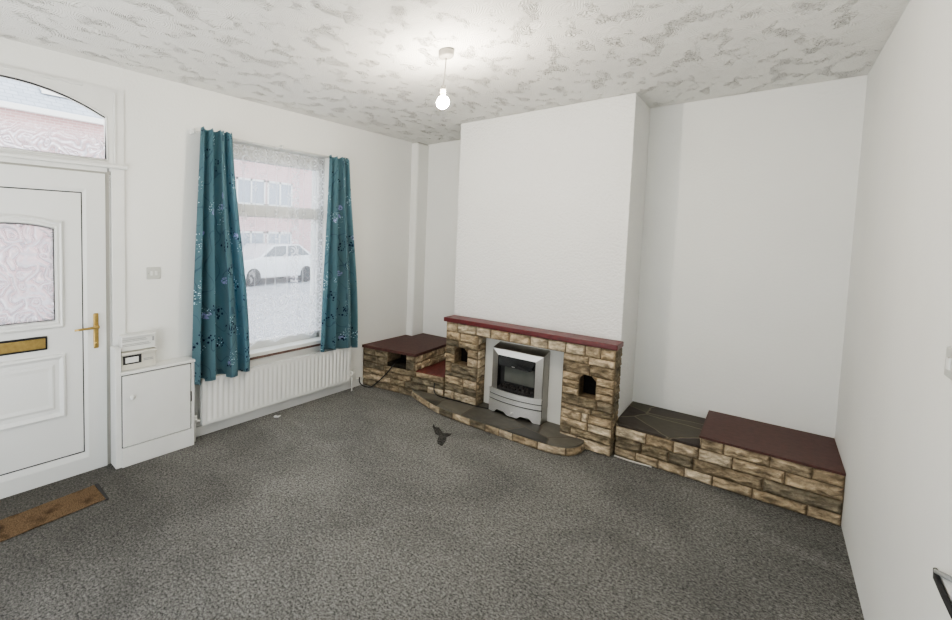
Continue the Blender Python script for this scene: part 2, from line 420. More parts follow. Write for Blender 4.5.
def swirl_glass(name, clear_above=None, scale=9.0, base=0.75):
    """obscure glass cast with a scrolling pattern"""
    m, nt, out = newmat(name)
    c = coords(nt)
    nz = N(nt, 'ShaderNodeTexNoise', Scale=7, Detail=1); L(nt, c, nz.inputs['Vector'])
    va = nt.nodes.new('ShaderNodeVectorMath'); va.operation = 'MULTIPLY_ADD'
    L(nt, nz.outputs['Color'], va.inputs[0]); va.inputs[1].default_value = (0.16, 0.16, 0.16); L(nt, c, va.inputs[2])
    vo = N(nt, 'ShaderNodeTexVoronoi', Scale=scale); vo.feature = 'SMOOTH_F1'; L(nt, va.outputs[0], vo.inputs['Vector'])
    h = math_(nt, 'SINE', math_(nt, 'MULTIPLY', vo.outputs['Distance'], 30))
    b = N(nt, 'ShaderNodeBump', Strength=1.0, Distance=0.010); L(nt, h, b.inputs['Height'])
    re = nt.nodes.new('ShaderNodeBsdfRefraction'); re.inputs['Roughness'].default_value = 0.22; re.inputs['IOR'].default_value = 1.25
    re.inputs['Color'].default_value = (0.97, 0.96, 0.98, 1)
    gl = nt.nodes.new('ShaderNodeBsdfGlossy'); gl.inputs['Roughness'].default_value = 0.12
    tl = nt.nodes.new('ShaderNodeBsdfTranslucent'); tl.inputs[0].default_value = (0.85, 0.84, 0.86, 1)
    gc = mixc(nt, ramp(nt, h, -0.95, -0.2), (0.74, 0.66, 0.69), (0.97, 0.93, 0.95))
    L(nt, gc, re.inputs['Color']); L(nt, gc, tl.inputs['Color'])
    for q in (re, gl, tl): L(nt, b.outputs[0], q.inputs['Normal'])
    a = nt.nodes.new('ShaderNodeMixShader'); a.inputs[0].default_value = 0.30; L(nt, re.outputs[0], a.inputs[1]); L(nt, tl.outputs[0], a.inputs[2])
    a2 = nt.nodes.new('ShaderNodeMixShader'); a2.inputs[0].default_value = 0.16; L(nt, a.outputs[0], a2.inputs[1]); L(nt, gl.outputs[0], a2.inputs[2])
    fin = a2
    if clear_above is not None:
        s = nt.nodes.new('ShaderNodeSeparateXYZ'); L(nt, c, s.inputs[0])
        tr = nt.nodes.new('ShaderNodeBsdfTransparent')
        fin = nt.nodes.new('ShaderNodeMixShader'); L(nt, ramp(nt, s.outputs[2], clear_above - 0.03, clear_above + 0.09), fin.inputs[0])
        L(nt, a2.outputs[0], fin.inputs[1]); L(nt, tr.outputs[0], fin.inputs[2])
    L(nt, fin.outputs[0], out.inputs[0]); return m

def emit(name, col, st):
    m, nt, out = newmat(name)
    e = N(nt, 'ShaderNodeEmission', Strength=st); e.inputs[0].default_value = (*col, 1)
    L(nt, e.outputs[0], out.inputs[0]); return m
M['bulb'] = emit('glowing_bulb', (1.0, 0.89, 0.74), 300)

def brick_mat():
    m, nt, out = newmat('red_brick')
    p = N(nt, 'ShaderNodeBsdfPrincipled', Roughness=0.9)
    c = coords(nt)
    # the facade lies in the YZ plane
    mp = nt.nodes.new('ShaderNodeSeparateXYZ'); L(nt, c, mp.inputs[0])
    cb = nt.nodes.new('ShaderNodeCombineXYZ'); L(nt, mp.outputs[1], cb.inputs[0]); L(nt, mp.outputs[2], cb.inputs[1])
    b = N(nt, 'ShaderNodeTexBrick', Scale=1.0); L(nt, cb.outputs[0], b.inputs['Vector'])
    b.inputs['Brick Width'].default_value = 0.225; b.inputs['Row Height'].default_value = 0.075; b.inputs['Mortar Size'].default_value = 0.008
    b.inputs['Color1'].default_value = (0.56, 0.36, 0.36, 1); b.inputs['Color2'].default_value = (0.64, 0.44, 0.44, 1); b.inputs['Mortar'].default_value = (0.68, 0.6, 0.6, 1)
    L(nt, b.outputs['Color'], p.inputs['Base Color']); L(nt, p.outputs[0], out.inputs[0]); return m
M['brick'] = brick_mat()
def slate_mat():
    m, nt, out = newmat('grey_slates')
    p = N(nt, 'ShaderNodeBsdfPrincipled', Roughness=0.6)
    c = coords(nt)
    mp = nt.nodes.new('ShaderNodeSeparateXYZ'); L(nt, c, mp.inputs[0])
    cb = nt.nodes.new('ShaderNodeCombineXYZ'); L(nt, mp.outputs[1], cb.inputs[0]); L(nt, mp.outputs[2], cb.inputs[1])
    b = N(nt, 'ShaderNodeTexBrick', Scale=1.0); L(nt, cb.outputs[0], b.inputs['Vector'])
    b.inputs['Brick Width'].default_value = 0.30; b.inputs['Row Height'].default_value = 0.14; b.inputs['Mortar Size'].default_value = 0.012
    b.inputs['Color1'].default_value = (0.40, 0.45, 0.52, 1); b.inputs['Color2'].default_value = (0.48, 0.53, 0.60, 1); b.inputs['Mortar'].default_value = (0.30, 0.34, 0.40, 1)
    L(nt, b.outputs['Color'], p.inputs['Base Color']); L(nt, p.outputs[0], out.inputs[0]); return m
M['slate'] = slate_mat()
M['asphalt'] = pbr('grey_asphalt', (0.38, 0.385, 0.40), 0.9, var=0.15, vscale=3)
M['silver'] = pbr('silver_car_paint', (0.72, 0.74, 0.76), 0.3, metal=0.2, coat=0.6)
M['carglass'] = pbr('car_glass', (0.16, 0.18, 0.20), 0.1)
M['housewin'] = pbr('dark_house_glass', (0.34, 0.38, 0.44), 0.2)
M['band'] = pbr('pale_stone_band', (0.66, 0.67, 0.70), 0.8)

# ------------------------------------------------------------------ ROOM SHELL
def S(name, mb, mat, **k): return obj(name, mb, mat, kind='structure', **k)

fl = MB(); fl.box(-0.33, W + 0.1, Y0, BL + 0.1, -0.06, 0.0)
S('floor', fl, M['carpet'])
ce = MB(); ce.box(-0.4, W + 0.2, Y0, BL + 0.2, H, H + 0.08)
S('ceiling', ce, M['ceiling'])

# window wall, in wall coordinates (n, u, z); openings for window, door and fanlight
T_ = 0.26
wl = MB()
UW0, UW1, ZW0, ZW1 = -2.80, -1.62, 0.605, 2.462       # window opening
UD0, UD1 = -4.90, -3.72                               # door + fanlight opening
wl.box(-T_, 0, UW1, 0.06, 0, H)
wl.box(-T_, 0, UW0, UW1, 0, ZW0)
wl.box(-T_, 0, UW0, UW1, ZW1, H)
wl.box(-0.07, 0, UD1, -3.45, 0, H)
wl.box(-T_, 0, -3.45, UW0, 0, H)
wl.box(-0.07, 0, UD0, UD1, 2.66, H)
wl.box(-0.07, 0, -5.75, UD0, 0, H)
S('wall_left', wl, M['wall'], wall=True)
wb = MB(); wb.box(-0.25, XL, BL, BL + 0.1, 0, H)
S('wall_far_left', wb, M['wall'])
wb = MB(); wb.box(XR, W + 0.1, BR, BR + 0.1, 0, H)
S('wall_far_right', wb, M['wall'])
wb = MB(); wb.box(W, W + 0.1, Y0, BR, 0, H)
S('wall_right', wb, M['wall'])
wb = MB(); wb.box(-0.5, 0.35, Y0 - 0.1, Y0, 0, H); wb.box(3.2, W + 0.1, Y0 - 0.1, Y0, 0, H); wb.box(0.35, 3.2, Y0 - 0.1, Y0, 2.25, H)
S('wall_near', wb, M['wall'])                                     # behind the photographer, unseen; wide opening added to let fill light in
cb_ = MB(); cb_.box(XL, XR, B, BL + 0.1, 0.0, H, bev=0.006)
S('chimney_breast', cb_, M['chip'])
pb = MB(); pb.box(-0.08, 0.075, 2.60, BL + 0.06, 0.0, H, bev=0.03, seg=5)
S('trim_1', pb, M['wall'])                                       # boxed-in pipe in the corner
bs = MB(); bs.box(0, 0.016, -3.14, -1.02, 0, 0.085, bev=0.004)
S('baseboard_left', bs, M['gloss'], wall=True)

# ------------------------------------------------------------------ WINDOW
w1 = empty('window_1', (-0.1, (UW0 + UW1) / 2, ZW0), True, kind='structure')
fr = MB(); n0, n1 = -0.16, -0.09
fr.box(n0, n1, UW0, UW0 + 0.05, ZW0, ZW1, 0.004); fr.box(n0, n1, UW1 - 0.05, UW1, ZW0, ZW1, 0.004)
fr.box(n0, n1, UW0, UW1, 2.335, 2.385, 0.004); fr.box(n0 + 0.012, n1 - 0.012, UW0, UW1, 2.385, 2.41); fr.box(n0, n1, UW0, UW1, 2.41, ZW1, 0.004)
fr.box(n0, n1, UW0, UW1, ZW0 + 0.004, ZW0 + 0.075, 0.004)
fr.box(n0, n1 + 0.01, UW0, UW1, 1.835, 1.945, 0.006)             # transom
obj('window_frame', fr, M['upvc'], w1)
for (a, b) in ((ZW0 + 0.06, 1.835), (1.945, 2.335)):
    g = MB(); g.box(-0.13, -0.126, UW0 + 0.05, UW1 - 0.05, a, b)
    obj('window_pane', g, M['pane'], w1)
si = MB(); si.box(-0.10, 0.035, UW0 - 0.03, UW1 + 0.03, 0.578, 0.613, 0.006)
obj('window_sill', si, M['gloss'], w1)
si = MB(); si.box(0.012, 0.030, UW0 - 0.02, UW1 + 0.02, 0.556, 0.579, 0.002)
obj('sill_under_strip', si, pbr('brown_sill_strip', (0.16, 0.10, 0.085), 0.6, var=0.3, vscale=12), w1, label='brown strip under the sill')  # thin brown strip below the sill board

# fanlight over the door: flat white surround with a segmental-arched light
w2 = empty('window_2', (0.0, -4.31, 2.14), True, kind='structure')
AU0, AU1, AZ0 = -4.885, -3.735, 2.170
R_ = 1.222
def arch(u): return 2.605 - (R_ - math.sqrt(max(0, R_ * R_ - (u + 4.31) ** 2)))
fp = MB(); nA, nB = -0.05, 0.012
K = 40
us = [AU0 + (AU1 - AU0) * i / K for i in range(K + 1)]
def fan_face(n, outer):
    vs = []; fs = []
    for u in us: vs += [(n, u, arch(u)), (n, u, 2.665)]
    for i in range(K): fs.append((2 * i, 2 * i + 2, 2 * i + 3, 2 * i + 1))
    return vs, fs
fp.add(*fan_face(nB, 1)); fp.add(*fan_face(nA, 1))
vs = []; fs = []
for u in us: vs += [(nB, u, arch(u)), (nA, u, arch(u))]
for i in range(K): fs.append((2 * i, 2 * i + 2, 2 * i + 3, 2 * i + 1))
fp.add(vs, fs)
fp.box(nA, nB, AU1, -3.62, 2.13, 2.665); fp.box(nA, nB, -5.0, AU0, 2.13, 2.665)
fp.box(nA, nB, AU0, AU1, 2.09, AZ0)
obj('fanlight_surround', fp, M['gloss'], w2, fix=False)
bd = MB()                                                        # bead round the glass + applied beads
path = [(0.010, AU1 + 0.006, AZ0)] + [(0.010, u, arch(u) + 0.006) for u in reversed(us)] + [(0.010, AU0 - 0.006, AZ0)]
bd.tube(path, 0.008, 6)
bd.tube([(0.010, AU0, AZ0), (0.010, AU1 + 0.006, AZ0)], 0.008, 6)
bd.box(0.01, 0.022, -3.690, -3.676, 2.14, 2.635, 0.003)
bd.box(0.01, 0.020, -4.72, -3.885, 2.640, 2.652, 0.003)
obj('glazing_bead', bd, M['gloss'], w2)
sl = MB()                                                        # dark putty line inside the bead
path = [(0.004, AU1 - 0.004, AZ0 + 0.004)] + [(0.004, u, arch(u) - 0.004) for u in reversed(us)] + [(0.004, AU0 + 0.004, AZ0 + 0.004), (0.004, AU1 - 0.004, AZ0 + 0.004)]
sl.tube(path, 0.007, 5)
obj('glazing_seal', sl, M['gap'], w2)
lg = MB(); lg.box(-0.02, 0.05, -5.0, -3.605, 2.118, 2.142, 0.006)
obj('ledge', lg, M['gloss'], w2)
gp = MB(); vs = []; fs = []
for u in us: vs += [(-0.02, u, AZ0), (-0.02, u, arch(u))]
for i in range(K): fs.append((2 * i, 2 * i + 2, 2 * i + 3, 2 * i + 1))
gp.add(vs, fs)
obj('fanlight_pane', gp, swirl_glass('part_obscured_fanlight_glass', 0.15, 14), w2)

# ------------------------------------------------------------------ FRONT DOOR
d1 = empty('door_1', (0.0, -4.31, 0.0), True, kind='structure')
DU0, DU1, DZ0, DZ1 = -4.722, -3.899, 0.150, 1.934               # leaf
FU0, FU1, FZ1 = -4.870, -3.748, 2.076                           # frame outside
def mitre_frame(mb, n0, nback, o, i, nin=None):
    """rectangular frame with mitred corners; o,i = (u0,u1,z0,z1) outer / inner"""
    nin = n0 if nin is None else nin
    O = [(o[0], o[2]), (o[1], o[2]), (o[1], o[3]), (o[0], o[3])]
    I = [(i[0], i[2]), (i[1], i[2]), (i[1], i[3]), (i[0], i[3])]
    vs = [(n0, *q) for q in O] + [(nin, *q) for q in I] + [(nback, *q) for q in O] + [(nback, *q) for q in I]
    fs = []
    for k in range(4):
        l = (k + 1) % 4
        fs += [(k, l, 4 + l, 4 + k), (k, l, 8 + l, 8 + k), (4 + k, 4 + l, 12 + l, 12 + k)]
    return mb.add(vs, fs)
f_ = MB()
mitre_frame(f_, 0.012, -0.07, (FU0, FU1, 0.0, FZ1), (DU0 - 0.03, DU1 + 0.03, 0.105, DZ1 + 0.03), 0.016)
mitre_frame(f_, 0.016, -0.07, (DU0 - 0.03, DU1 + 0.03, 0.105, DZ1 + 0.03), (DU0 - 0.007, DU1 + 0.007, DZ0 - 0.007, DZ1 + 0.007), 0.008)
obj('door_frame', f_, M['upvc'], d1)
pk = MB(); pk.box(-0.05, 0.0, FU1 - 0.002, -3.70, 0, 2.10); pk.box(-0.05, 0.004, FU0, FU1 + 0.04, FZ1 - 0.002, 2.095)
obj('packing_strip', pk, pbr('grey_sealant', (0.36, 0.36, 0.33), 0.7), d1)
ar = MB(); ar.box(0, 0.018, -3.706, -3.618, 0.80, 2.125, 0.004); ar.box(0, 0.018, -5.0, -4.914, 0.0, 2.125, 0.004)
obj('architrave', ar, M['gloss'], d1)
gs = MB(); mitre_frame(gs, 0.001, -0.06, (DU0 - 0.008, DU1 + 0.008, DZ0 - 0.008, DZ1 + 0.008), (DU0 - 0.0005, DU1 + 0.0005, DZ0 - 0.0005, DZ1 + 0.0005))
obj('door_seal', gs, M['gap'], d1)
# leaf with an arched opening for the glass
GU0, GU1, GZ0 = -4.556, -4.062, 1.090
def garch(u, c=1.722, k=0.032): return c - k * ((u + 4.309) / 0.25) ** 2
lf = MB(); nf, nb = 0.000, -0.055
us2 = [GU0 + (GU1 - GU0) * i / 20 for i in range(21)]
def leaf_side(n):
    lf.add([(n, DU0, DZ0), (n, DU1, DZ0), (n, DU1, GZ0), (n, DU0, GZ0)], [(0, 1, 2, 3)])
    lf.add([(n, DU0, GZ0), (n, GU0, GZ0), (n, GU0, DZ1), (n, DU0, DZ1)], [(0, 1, 2, 3)])
    lf.add([(n, GU1, GZ0), (n, DU1, GZ0), (n, DU1, DZ1), (n, GU1, DZ1)], [(0, 1, 2, 3)])
    vs = []
    for u in us2: vs += [(n, u, garch(u)), (n, u, DZ1)]
    lf.add(vs, [(2 * i, 2 * i + 2, 2 * i + 3, 2 * i + 1) for i in range(20)])
leaf_side(nf); leaf_side(nb)
for (a, b, c, d) in ((DU0, DU0, DZ0, DZ1), (DU1, DU1, DZ0, DZ1)):
    lf.add([(nf, a, c), (nb, a, c), (nb, a, d), (nf, a, d)], [(0, 1, 2, 3)])
for z in (DZ0, DZ1): lf.add([(nf, DU0, z), (nf, DU1, z), (nb, DU1, z), (nb, DU0, z)], [(0, 1, 2, 3)])
leaf = obj('door_leaf', lf, M['upvc'], d1, fix=False)
def loop_mould(mb, loops):
    """join a list of closed loops of equal length with strips"""
    n = len(loops[0])
    for A, Bp in zip(loops[:-1], loops[1:]):
        mb.add(list(A) + list(Bp), [(k, (k + 1) % n, n + (k + 1) % n, n + k) for k in range(n)])
def arch_loop(du, n, k=24, dz=None):
    dz = du if dz is None else dz
    u0, u1 = GU0 - du, GU1 + du
    pts = [(n, u0, GZ0 - dz), (n, u1, GZ0 - dz)]
    for i in range(k + 1):
        u = u1 + (u0 - u1) * i / k
        pts.append((n, u, garch(u * 1.0) + dz if abs(u + 4.309) < 0.25 else garch(-4.309 + math.copysign(0.25, u + 4.309)) + dz - 0.01 * 0))
    return pts
bm_ = MB()
loop_mould(bm_, [arch_loop(0.055, 0.0), arch_loop(0.050, 0.014), arch_loop(0.040, 0.020), arch_loop(0.030, 0.012), arch_loop(0.016, 0.018), arch_loop(0.006, 0.016), arch_loop(-0.002, -0.012)])
obj('glass_beading', bm_, M['upvc'], leaf)
gg = MB(); vs = []
for u in us2: vs += [(-0.012, u, GZ0), (-0.012, u, garch(u))]
gg.add(vs, [(2 * i, 2 * i + 2, 2 * i + 3, 2 * i + 1) for i in range(20)])
obj('obscured_glass', gg, swirl_glass('scroll_patterned_door_glass', None, 11), leaf)
gsl = MB(); lp = arch_loop(-0.003, 0.0); gsl.tube([(0.004, p[1], p[2]) for p in lp] + [(0.004, lp[0][1], lp[0][2])], 0.003, 5)
obj('glass_seal', gsl, M['gap'], leaf)
def rl(u0, u1, z0, z1, n): return [(n, u0, z0), (n, u1, z0), (n, u1, z1), (n, u0, z1)]
lm = MB()
P0 = (-4.615, -4.003, 0.425, 0.862)
def inset(d): return (P0[0] + d, P0[1] - d, P0[2] + d, P0[3] - d)
loop_mould(lm, [rl(*inset(0), 0.0), rl(*inset(0.006), 0.014), rl(*inset(0.018), 0.018), rl(*inset(0.034), 0.004), rl(*inset(0.046), -0.006), rl(*inset(0.062), -0.006), rl(*inset(0.070), 0.006), rl(*inset(0.082), 0.010), rl(*inset(0.105), 0.006)])
lm.add(rl(*inset(0.105), 0.006), [(0, 1, 2, 3)])
obj('raised_panel_moulding', lm, M['upvc'], leaf)
lb = MB(); lb.box(0.0, 0.010, -4.512, -4.108, 0.902, 0.992, 0.003)
plate = obj('letter_plate_surround', lb, M['black'], leaf)
lb = MB(); lb.box(0.008, 0.016, -4.500, -4.119, 0.914, 0.980, 0.003)
obj('letter_plate', lb, M['brass'], leaf, label='brass letter plate')
hd = MB(); hd.box(0.0, 0.026, -3.834, -3.800, 0.866, 1.112, 0.009, 3)
hd.lathe([(0.014, 0), (0.013, 0.03), (0.010, 0.034), (0.010, 0.05)], (0.02, -3.817, 1.022), 16, 'x')
hd.tube([(0.066, -3.809, 1.022), (0.068, -3.83, 1.022), (0.070, -3.87, 1.021), (0.070, -3.92, 1.019), (0.066, -3.962, 1.017)], [0.010, 0.010, 0.008, 0.0075, 0.007], 10)
hd.lathe([(0.004, 0), (0.004, 0.003), (0.0, 0.0035)], (0.026, -3.817, 1.096), 10, 'x')
hd.lathe([(0.010, 0), (0.010, 0.004), (0.0, 0.005)], (0.026, -3.817, 0.905), 12, 'x')
obj('door_handle', hd, M['brass'], d1, label='brass lever handle')

# ------------------------------------------------------------------ CURTAINS
def make_curtain(name, label, top, bot, zt, zb0, zb1, nfold, n0, seed, bulge):
    """top,bot = (u0,u1); zb0/zb1 hem heights at each side"""
    rnd = random.Random(seed)
    ph = [rnd.uniform(-0.5, 0.5) for _ in range(40)]
    na, nb = 150, 60
    width = 1.05
    def fold(a, t):
        q = a * nfold * 2 * PI
        w = math.sin(q + ph[0] + 0.9 * math.sin(a * 5 + ph[1] * 4) + 0.35 * t * math.sin(a * 9 + ph[2] * 5))
        return math.copysign(abs(w) ** 0.7, w)
    def fn(a, b):
        t = 1 - b                                   # 0 at the top
        e = 0.35 * t + 0.65 * t * t * (3 - 2 * t)
        u0 = top[0] + (bot[0] - top[0]) * e - bulge * math.sin(PI * t) * 0.4
        u1 = top[1] + (bot[1] - top[1]) * e + bulge * math.sin(PI * t) * 0.2
        w = fold(a, t)
        u = u0 + (u1 - u0) * (a + 0.030 * math.sin(a * nfold * 4 * PI + 1.0) * math.sin(PI * a) ** 0.3)
        amp = 0.034 + 0.034 * min(1, t * 1.6)
        n = n0 + amp * w + 0.010 * math.sin(a * 7 + 3 * t) * t
        zb = zb0 + (zb1 - zb0) * a + 0.012 * w + 0.008 * math.sin(a * 13 + seed)
        z = zb + (zt - zb) * b
        if b > 0.985: n = n0 + amp * 0.8 * w
        z += 0.008 * math.sin(a * nfold * 4 * PI) * (1 if b > 0.99 else 0)
        return (n, u, z)
    mb = MB()
    mb.grid(fn, na, nb, lambda a, b: (a * width, b * 2.0))
    zmid = (zb0 + zb1) / 2
    o = obj(name, mb, M['curtain'], None, (n0, (bot[0] + bot[1]) / 2, zmid), True, fix=False, label=label, cat='curtain')
    mo = o.modifiers.new('cloth_thickness', 'SOLIDIFY'); mo.thickness = 0.0015
    return o
make_curtain('curtain', 'teal floral curtain hanging above the white meter cupboard', (-3.085, -2.825), (-3.140, -2.640), 2.49, 0.485, 0.500, 3.6, 0.118, 3, 0.03)
make_curtain('curtain', 'teal floral curtain hanging at the chimney corner end of the window', (-1.735, -1.475), (-1.828, -1.300), 2.455, 0.535, 0.495, 3.3, 0.118, 11, 0.02)
rl_ = MB(); rl_.tube([(0.055, -3.13, 2.468), (0.055, -2.2, 2.464), (0.055, -1.40, 2.455)], 0.007, 8)
rail = empty('curtain_rail', (0.055, -2.2, 2.46), True, label='slim white curtain rail fixed above the window', cat='curtain rail')
obj('rail', rl_, M['plastic'], rail)
for u in (-3.11, -2.25, -1.43):
    k_ = MB(); k_.box(0.0, 0.064, u - 0.008, u + 0.008, 2.452, 2.488, 0.003)
    obj('bracket', k_, M['plastic'], rail)

def net(name, label, u0, u1, side, seed):
    """lace net, scalloped hem; side=+1: lace border on the u1 side"""
    na, nb = 120, 50
    wd = u1 - u0
    def sc(a): return 0.05 * abs(math.sin(a * wd / 0.30 * PI + seed)) ** 0.7
    def fn(a, b):
        zb = 0.650 + sc(a) * 0.9
        n = -0.035 + 0.010 * math.sin(a * wd * 30 + seed) + 0.006 * math.sin(a * wd * 67)
        return (n, u0 + wd * a, zb + (2.448 - zb) * b)
    mb = MB(); mb.grid(fn, na, nb, lambda a, b: ((1 - a if side > 0 else a) * wd, b * 1.8))
    return obj(name, mb, M['lace'], None, ((-0.035), (u0 + u1) / 2, 0.65), True, fix=False, label=label, cat='net curtain')
net('net_curtain', 'wider white lace net curtain hanging beside the curtain over the cupboard', -2.785, -1.965, 1, 0.4)
net('net_curtain', 'narrower white lace net curtain hanging beside the chimney corner curtain', -1.985, -1.635, 1, 1.3)

# ------------------------------------------------------------------ RADIATOR
rd = empty('radiator', (0.06, -2.2, 0.12), True, label='long white ribbed panel radiator under the window', cat='radiator')
RU0, RU1, RZ0, RZ1 = -3.055, -1.335, 0.125, 0.505
mb = MB(); nrib = 34
def rfn(a, b):
    u = RU0 + (RU1 - RU0) * a; z = RZ0 + (RZ1 - RZ0) * b
    e = min(a * (RU1 - RU0), (1 - a) * (RU1 - RU0)); ez = min(b, 1 - b) * (RZ1 - RZ0)
    ridge = max(0, math.sin(a * nrib * 2 * PI - PI / 2) + 0.55) ** 0.5
    k = max(0, min(1, (ez - 0.022) / 0.014)) * (1 if e > 0.03 else 0)
    return (0.102 - 0.0042 * k * (1 - ridge) * 1.0, u, z)
mb.grid(rfn, nrib * 10, 36)
mb.box(0.062, 0.0915, RU0, RU1, RZ0, RZ1)
mb.box(0.062, 0.102, RU0 - 0.001, RU0 + 0.004, RZ0, RZ1); mb.box(0.062, 0.102, RU1 - 0.004, RU1 + 0.001, RZ0, RZ1)
mb.box(0.062, 0.102, RU0, RU1, RZ1 - 0.004, RZ1 + 0.001); mb.box(0.062, 0.102, RU0, RU1, RZ0 - 0.001, RZ0 + 0.004)
obj('radiator_panel', mb, M['gloss'], rd)
for u, s in ((RU0, -1), (RU1, 1)):
    v_ = MB()
    v_.tube([(0.075, u, 0.165), (0.075, u + s * 0.05, 0.165)], 0.010, 10)
    v_.tube([(0.075, u + s * 0.05, 0.0), (0.075, u + s * 0.05, 0.20)], 0.0085, 10)
    v_.lathe([(0.016, 0), (0.017, 0.02), (0.013, 0.05), (0.0, 0.052)], (0.075, u + s * 0.05, 0.165), 14)
    obj('valve', v_, M['plastic'], rd)
for u in (-2.8, -1.6):
    br_ = MB(); br_.box(0.0, 0.064, u - 0.015, u + 0.015, 0.2, 0.46, 0.002)
    obj('wall_bracket', br_, M['greyplastic'], rd)
pp = MB(); pp.tube([(0.035, -3.10, 0.45), (0.035, -3.10, 0.02)], 0.009, 8)
obj('heating_pipe', pp, M['gloss'], None, (0.035, -3.10, 0.0), True, label='white painted heating pipe between the cupboard and the radiator', cat='pipe')
pv = MB(); pv.box(0.0, 0.045, -1.265, -1.185, 0.09, 0.20, 0.006); pv.box(0.045, 0.052, -1.25, -1.20, 0.11, 0.18, 0.003)
obj('socket_box', pv, M['plastic'], None, (0, -1.22, 0.09), True, label='small white socket box on the wall between radiator and stone plinth', cat='socket')
sc_ = MB(); sc_.tube([(0.10, -2.335, 0.004), (0.115, -2.33, 0.012), (0.13, -2.315, 0.010), (0.135, -2.29, 0.016)], [0.010, 0.012, 0.009, 0.006], 7)
obj('plastic_scrap', sc_, M['plastic'], None, (0.115, -2.32, 0), True, label='scrap of white plastic on the carpet below the radiator', cat='scrap')

# ------------------------------------------------------------------ METER CUPBOARD + METERS
mc = empty('meter_cupboard', (0.06, -3.40, 0), True, label='low white painted meter cupboard between front door and radiator', cat='cupboard')
b_ = MB(); b_.box(0.0, 0.108, -3.678, -3.135, 0.0, 0.672, 0.003)
b_.box(0.0, 0.128, -3.690, -3.128, 0.668, 0.690, 0.004)          # top board
obj('carcass', b_, M['gloss'], mc)
b_ = MB(); b_.box(0.0, 0.112, -3.722, -3.680, 0.0, 0.862, 0.004)
obj('side_board', b_, M['gloss'], mc)
b_ = MB(); b_.box(0.106, 0.124, -3.682, -3.133, 0.0, 0.140, 0.004)
obj('plinth_board', b_, M['gloss'], mc)
b_ = MB(); b_.box(0.107, 0.113, -3.680, -3.134, 0.140, 0.668)
obj('face_frame', b_, M['gap'], mc)
b_ = MB(); b_.box(0.110, 0.126, -3.676, -3.168, 0.146, 0.660, 0.004)
dr = obj('cupboard_door', b_, M['gloss'], mc)
b_ = MB(); b_.lathe([(0.008, 0), (0.008, 0.012), (0.017, 0.016), (0.019, 0.024), (0.014, 0.033), (0.0, 0.036)], (0.124, -3.615, 0.505), 18, 'x')
obj('knob', b_, M['plastic'], dr)
for z in (0.22, 0.40, 0.58):
    b_ = MB(); b_.box(0.108, 0.128, -3.166, -3.158, z - 0.04, z + 0.04, 0.002)
    obj('hinge', b_, M['gap'] if z == 0.40 else M['greyplastic'], dr)
b_ = MB(); b_.box(0.106, 0.124, -3.160, -3.134, 0.140, 0.664, 0.003)
obj('stile', b_, M['gloss'], mc)
b_ = MB(); b_.box(0.0, 0.096, -3.681, -3.6745, 0.69, 0.855)
obj('gap_shade_strip', b_, M['gap'], mc, label='dark strip as painted shade beside the side board')  # solid dark strip painting the shade between side board and meter
em = empty('electricity_meter', (0.06, -3.55, 0.69), True, label='white electricity meter with a small display resting on the cupboard top', cat='meter')
b_ = MB(); b_.box(0.0, 0.095, -3.674, -3.425, 0.691, 0.800, 0.006); b_.box(0.0, 0.112, -3.674, -3.425, 0.800, 0.822, 0.006)
obj('meter_body', b_, pbr('cream_plastic', (0.60, 0.59, 0.53), 0.5), em)
b_ = MB(); b_.box(0.094, 0.098, -3.664, -3.535, 0.734, 0.797, 0.001)
dp = obj('display_recess', b_, M['gap'], em)
b_ = MB(); b_.box(0.097, 0.100, -3.648, -3.556, 0.744, 0.784, 0.001)
obj('display', b_, M['plastic'], em)
b_ = MB()
for z in (0.715, 0.705): b_.box(0.0945, 0.0955, -3.52, -3.45, z + 0.04, z + 0.045)
obj('printed_lines', b_, M['print'], em)
fb = empty('fuse_box', (0.05, -3.55, 0.83), True, label='white fuse box with printed text lines above the electricity meter', cat='fuse box')
b_ = MB(); b_.box(0.0, 0.085, -3.673, -3.425, 0.826, 0.925, 0.006); b_.box(0.0, 0.098, -3.673, -3.425, 0.922, 0.940, 0.005)
obj('fuse_box_body', b_, M['plastic'], fb)
b_ = MB()
for i, z in enumerate((0.905, 0.895, 0.872, 0.862)):
    b_.box(0.0848, 0.0858, -3.665, -3.50 + 0.012 * i, z, z + 0.004)
obj('printed_lines', b_, M['print'], fb)
b_ = MB(); b_.box(0.0845, 0.088, -3.452, -3.438, 0.880, 0.912, 0.001)
obj('fuse_switch', b_, M['print'], fb)

# ------------------------------------------------------------------ SWITCHES
ls = empty('light_switch', (0, -3.41, 1.37), True, label='white double light switch on the wall between front door and curtain', cat='light switch')
b_ = MB(); b_.box(0, 0.011, -3.462, -3.358, 1.327, 1.417, 0.004); obj('switch_plate', b_, M['greyplastic'], ls)
for u in (-3.428, -3.392):
    b_ = MB(); b_.box(0.010, 0.0155, u - 0.009, u + 0.009, 1.355, 1.389, 0.002); obj('rocker', b_, M['plastic'], ls)
for u in (-3.450, -3.370):
    b_ = MB(); b_.lathe([(0.0035, 0), (0.0035, 0.0014), (0, 0.0015)], (0.0108, u, 1.372), 8, 'x'); obj('screw', b_, M['print'], ls)
l2 = empty('light_switch', (W, 0.24, 1.355), False, label='pale light switch on the right-hand wall at the photo edge', cat='light switch')
b_ = MB(); b_.box(W - 0.010, W, 0.140, 0.246, 1.310, 1.397, 0.004); obj('switch_plate', b_, M['greyplastic'], l2)
b_ = MB(); b_.box(W - 0.015, W - 0.009, 0.180, 0.206, 1.336, 1.372, 0.002); obj('rocker', b_, M['plastic'], l2)

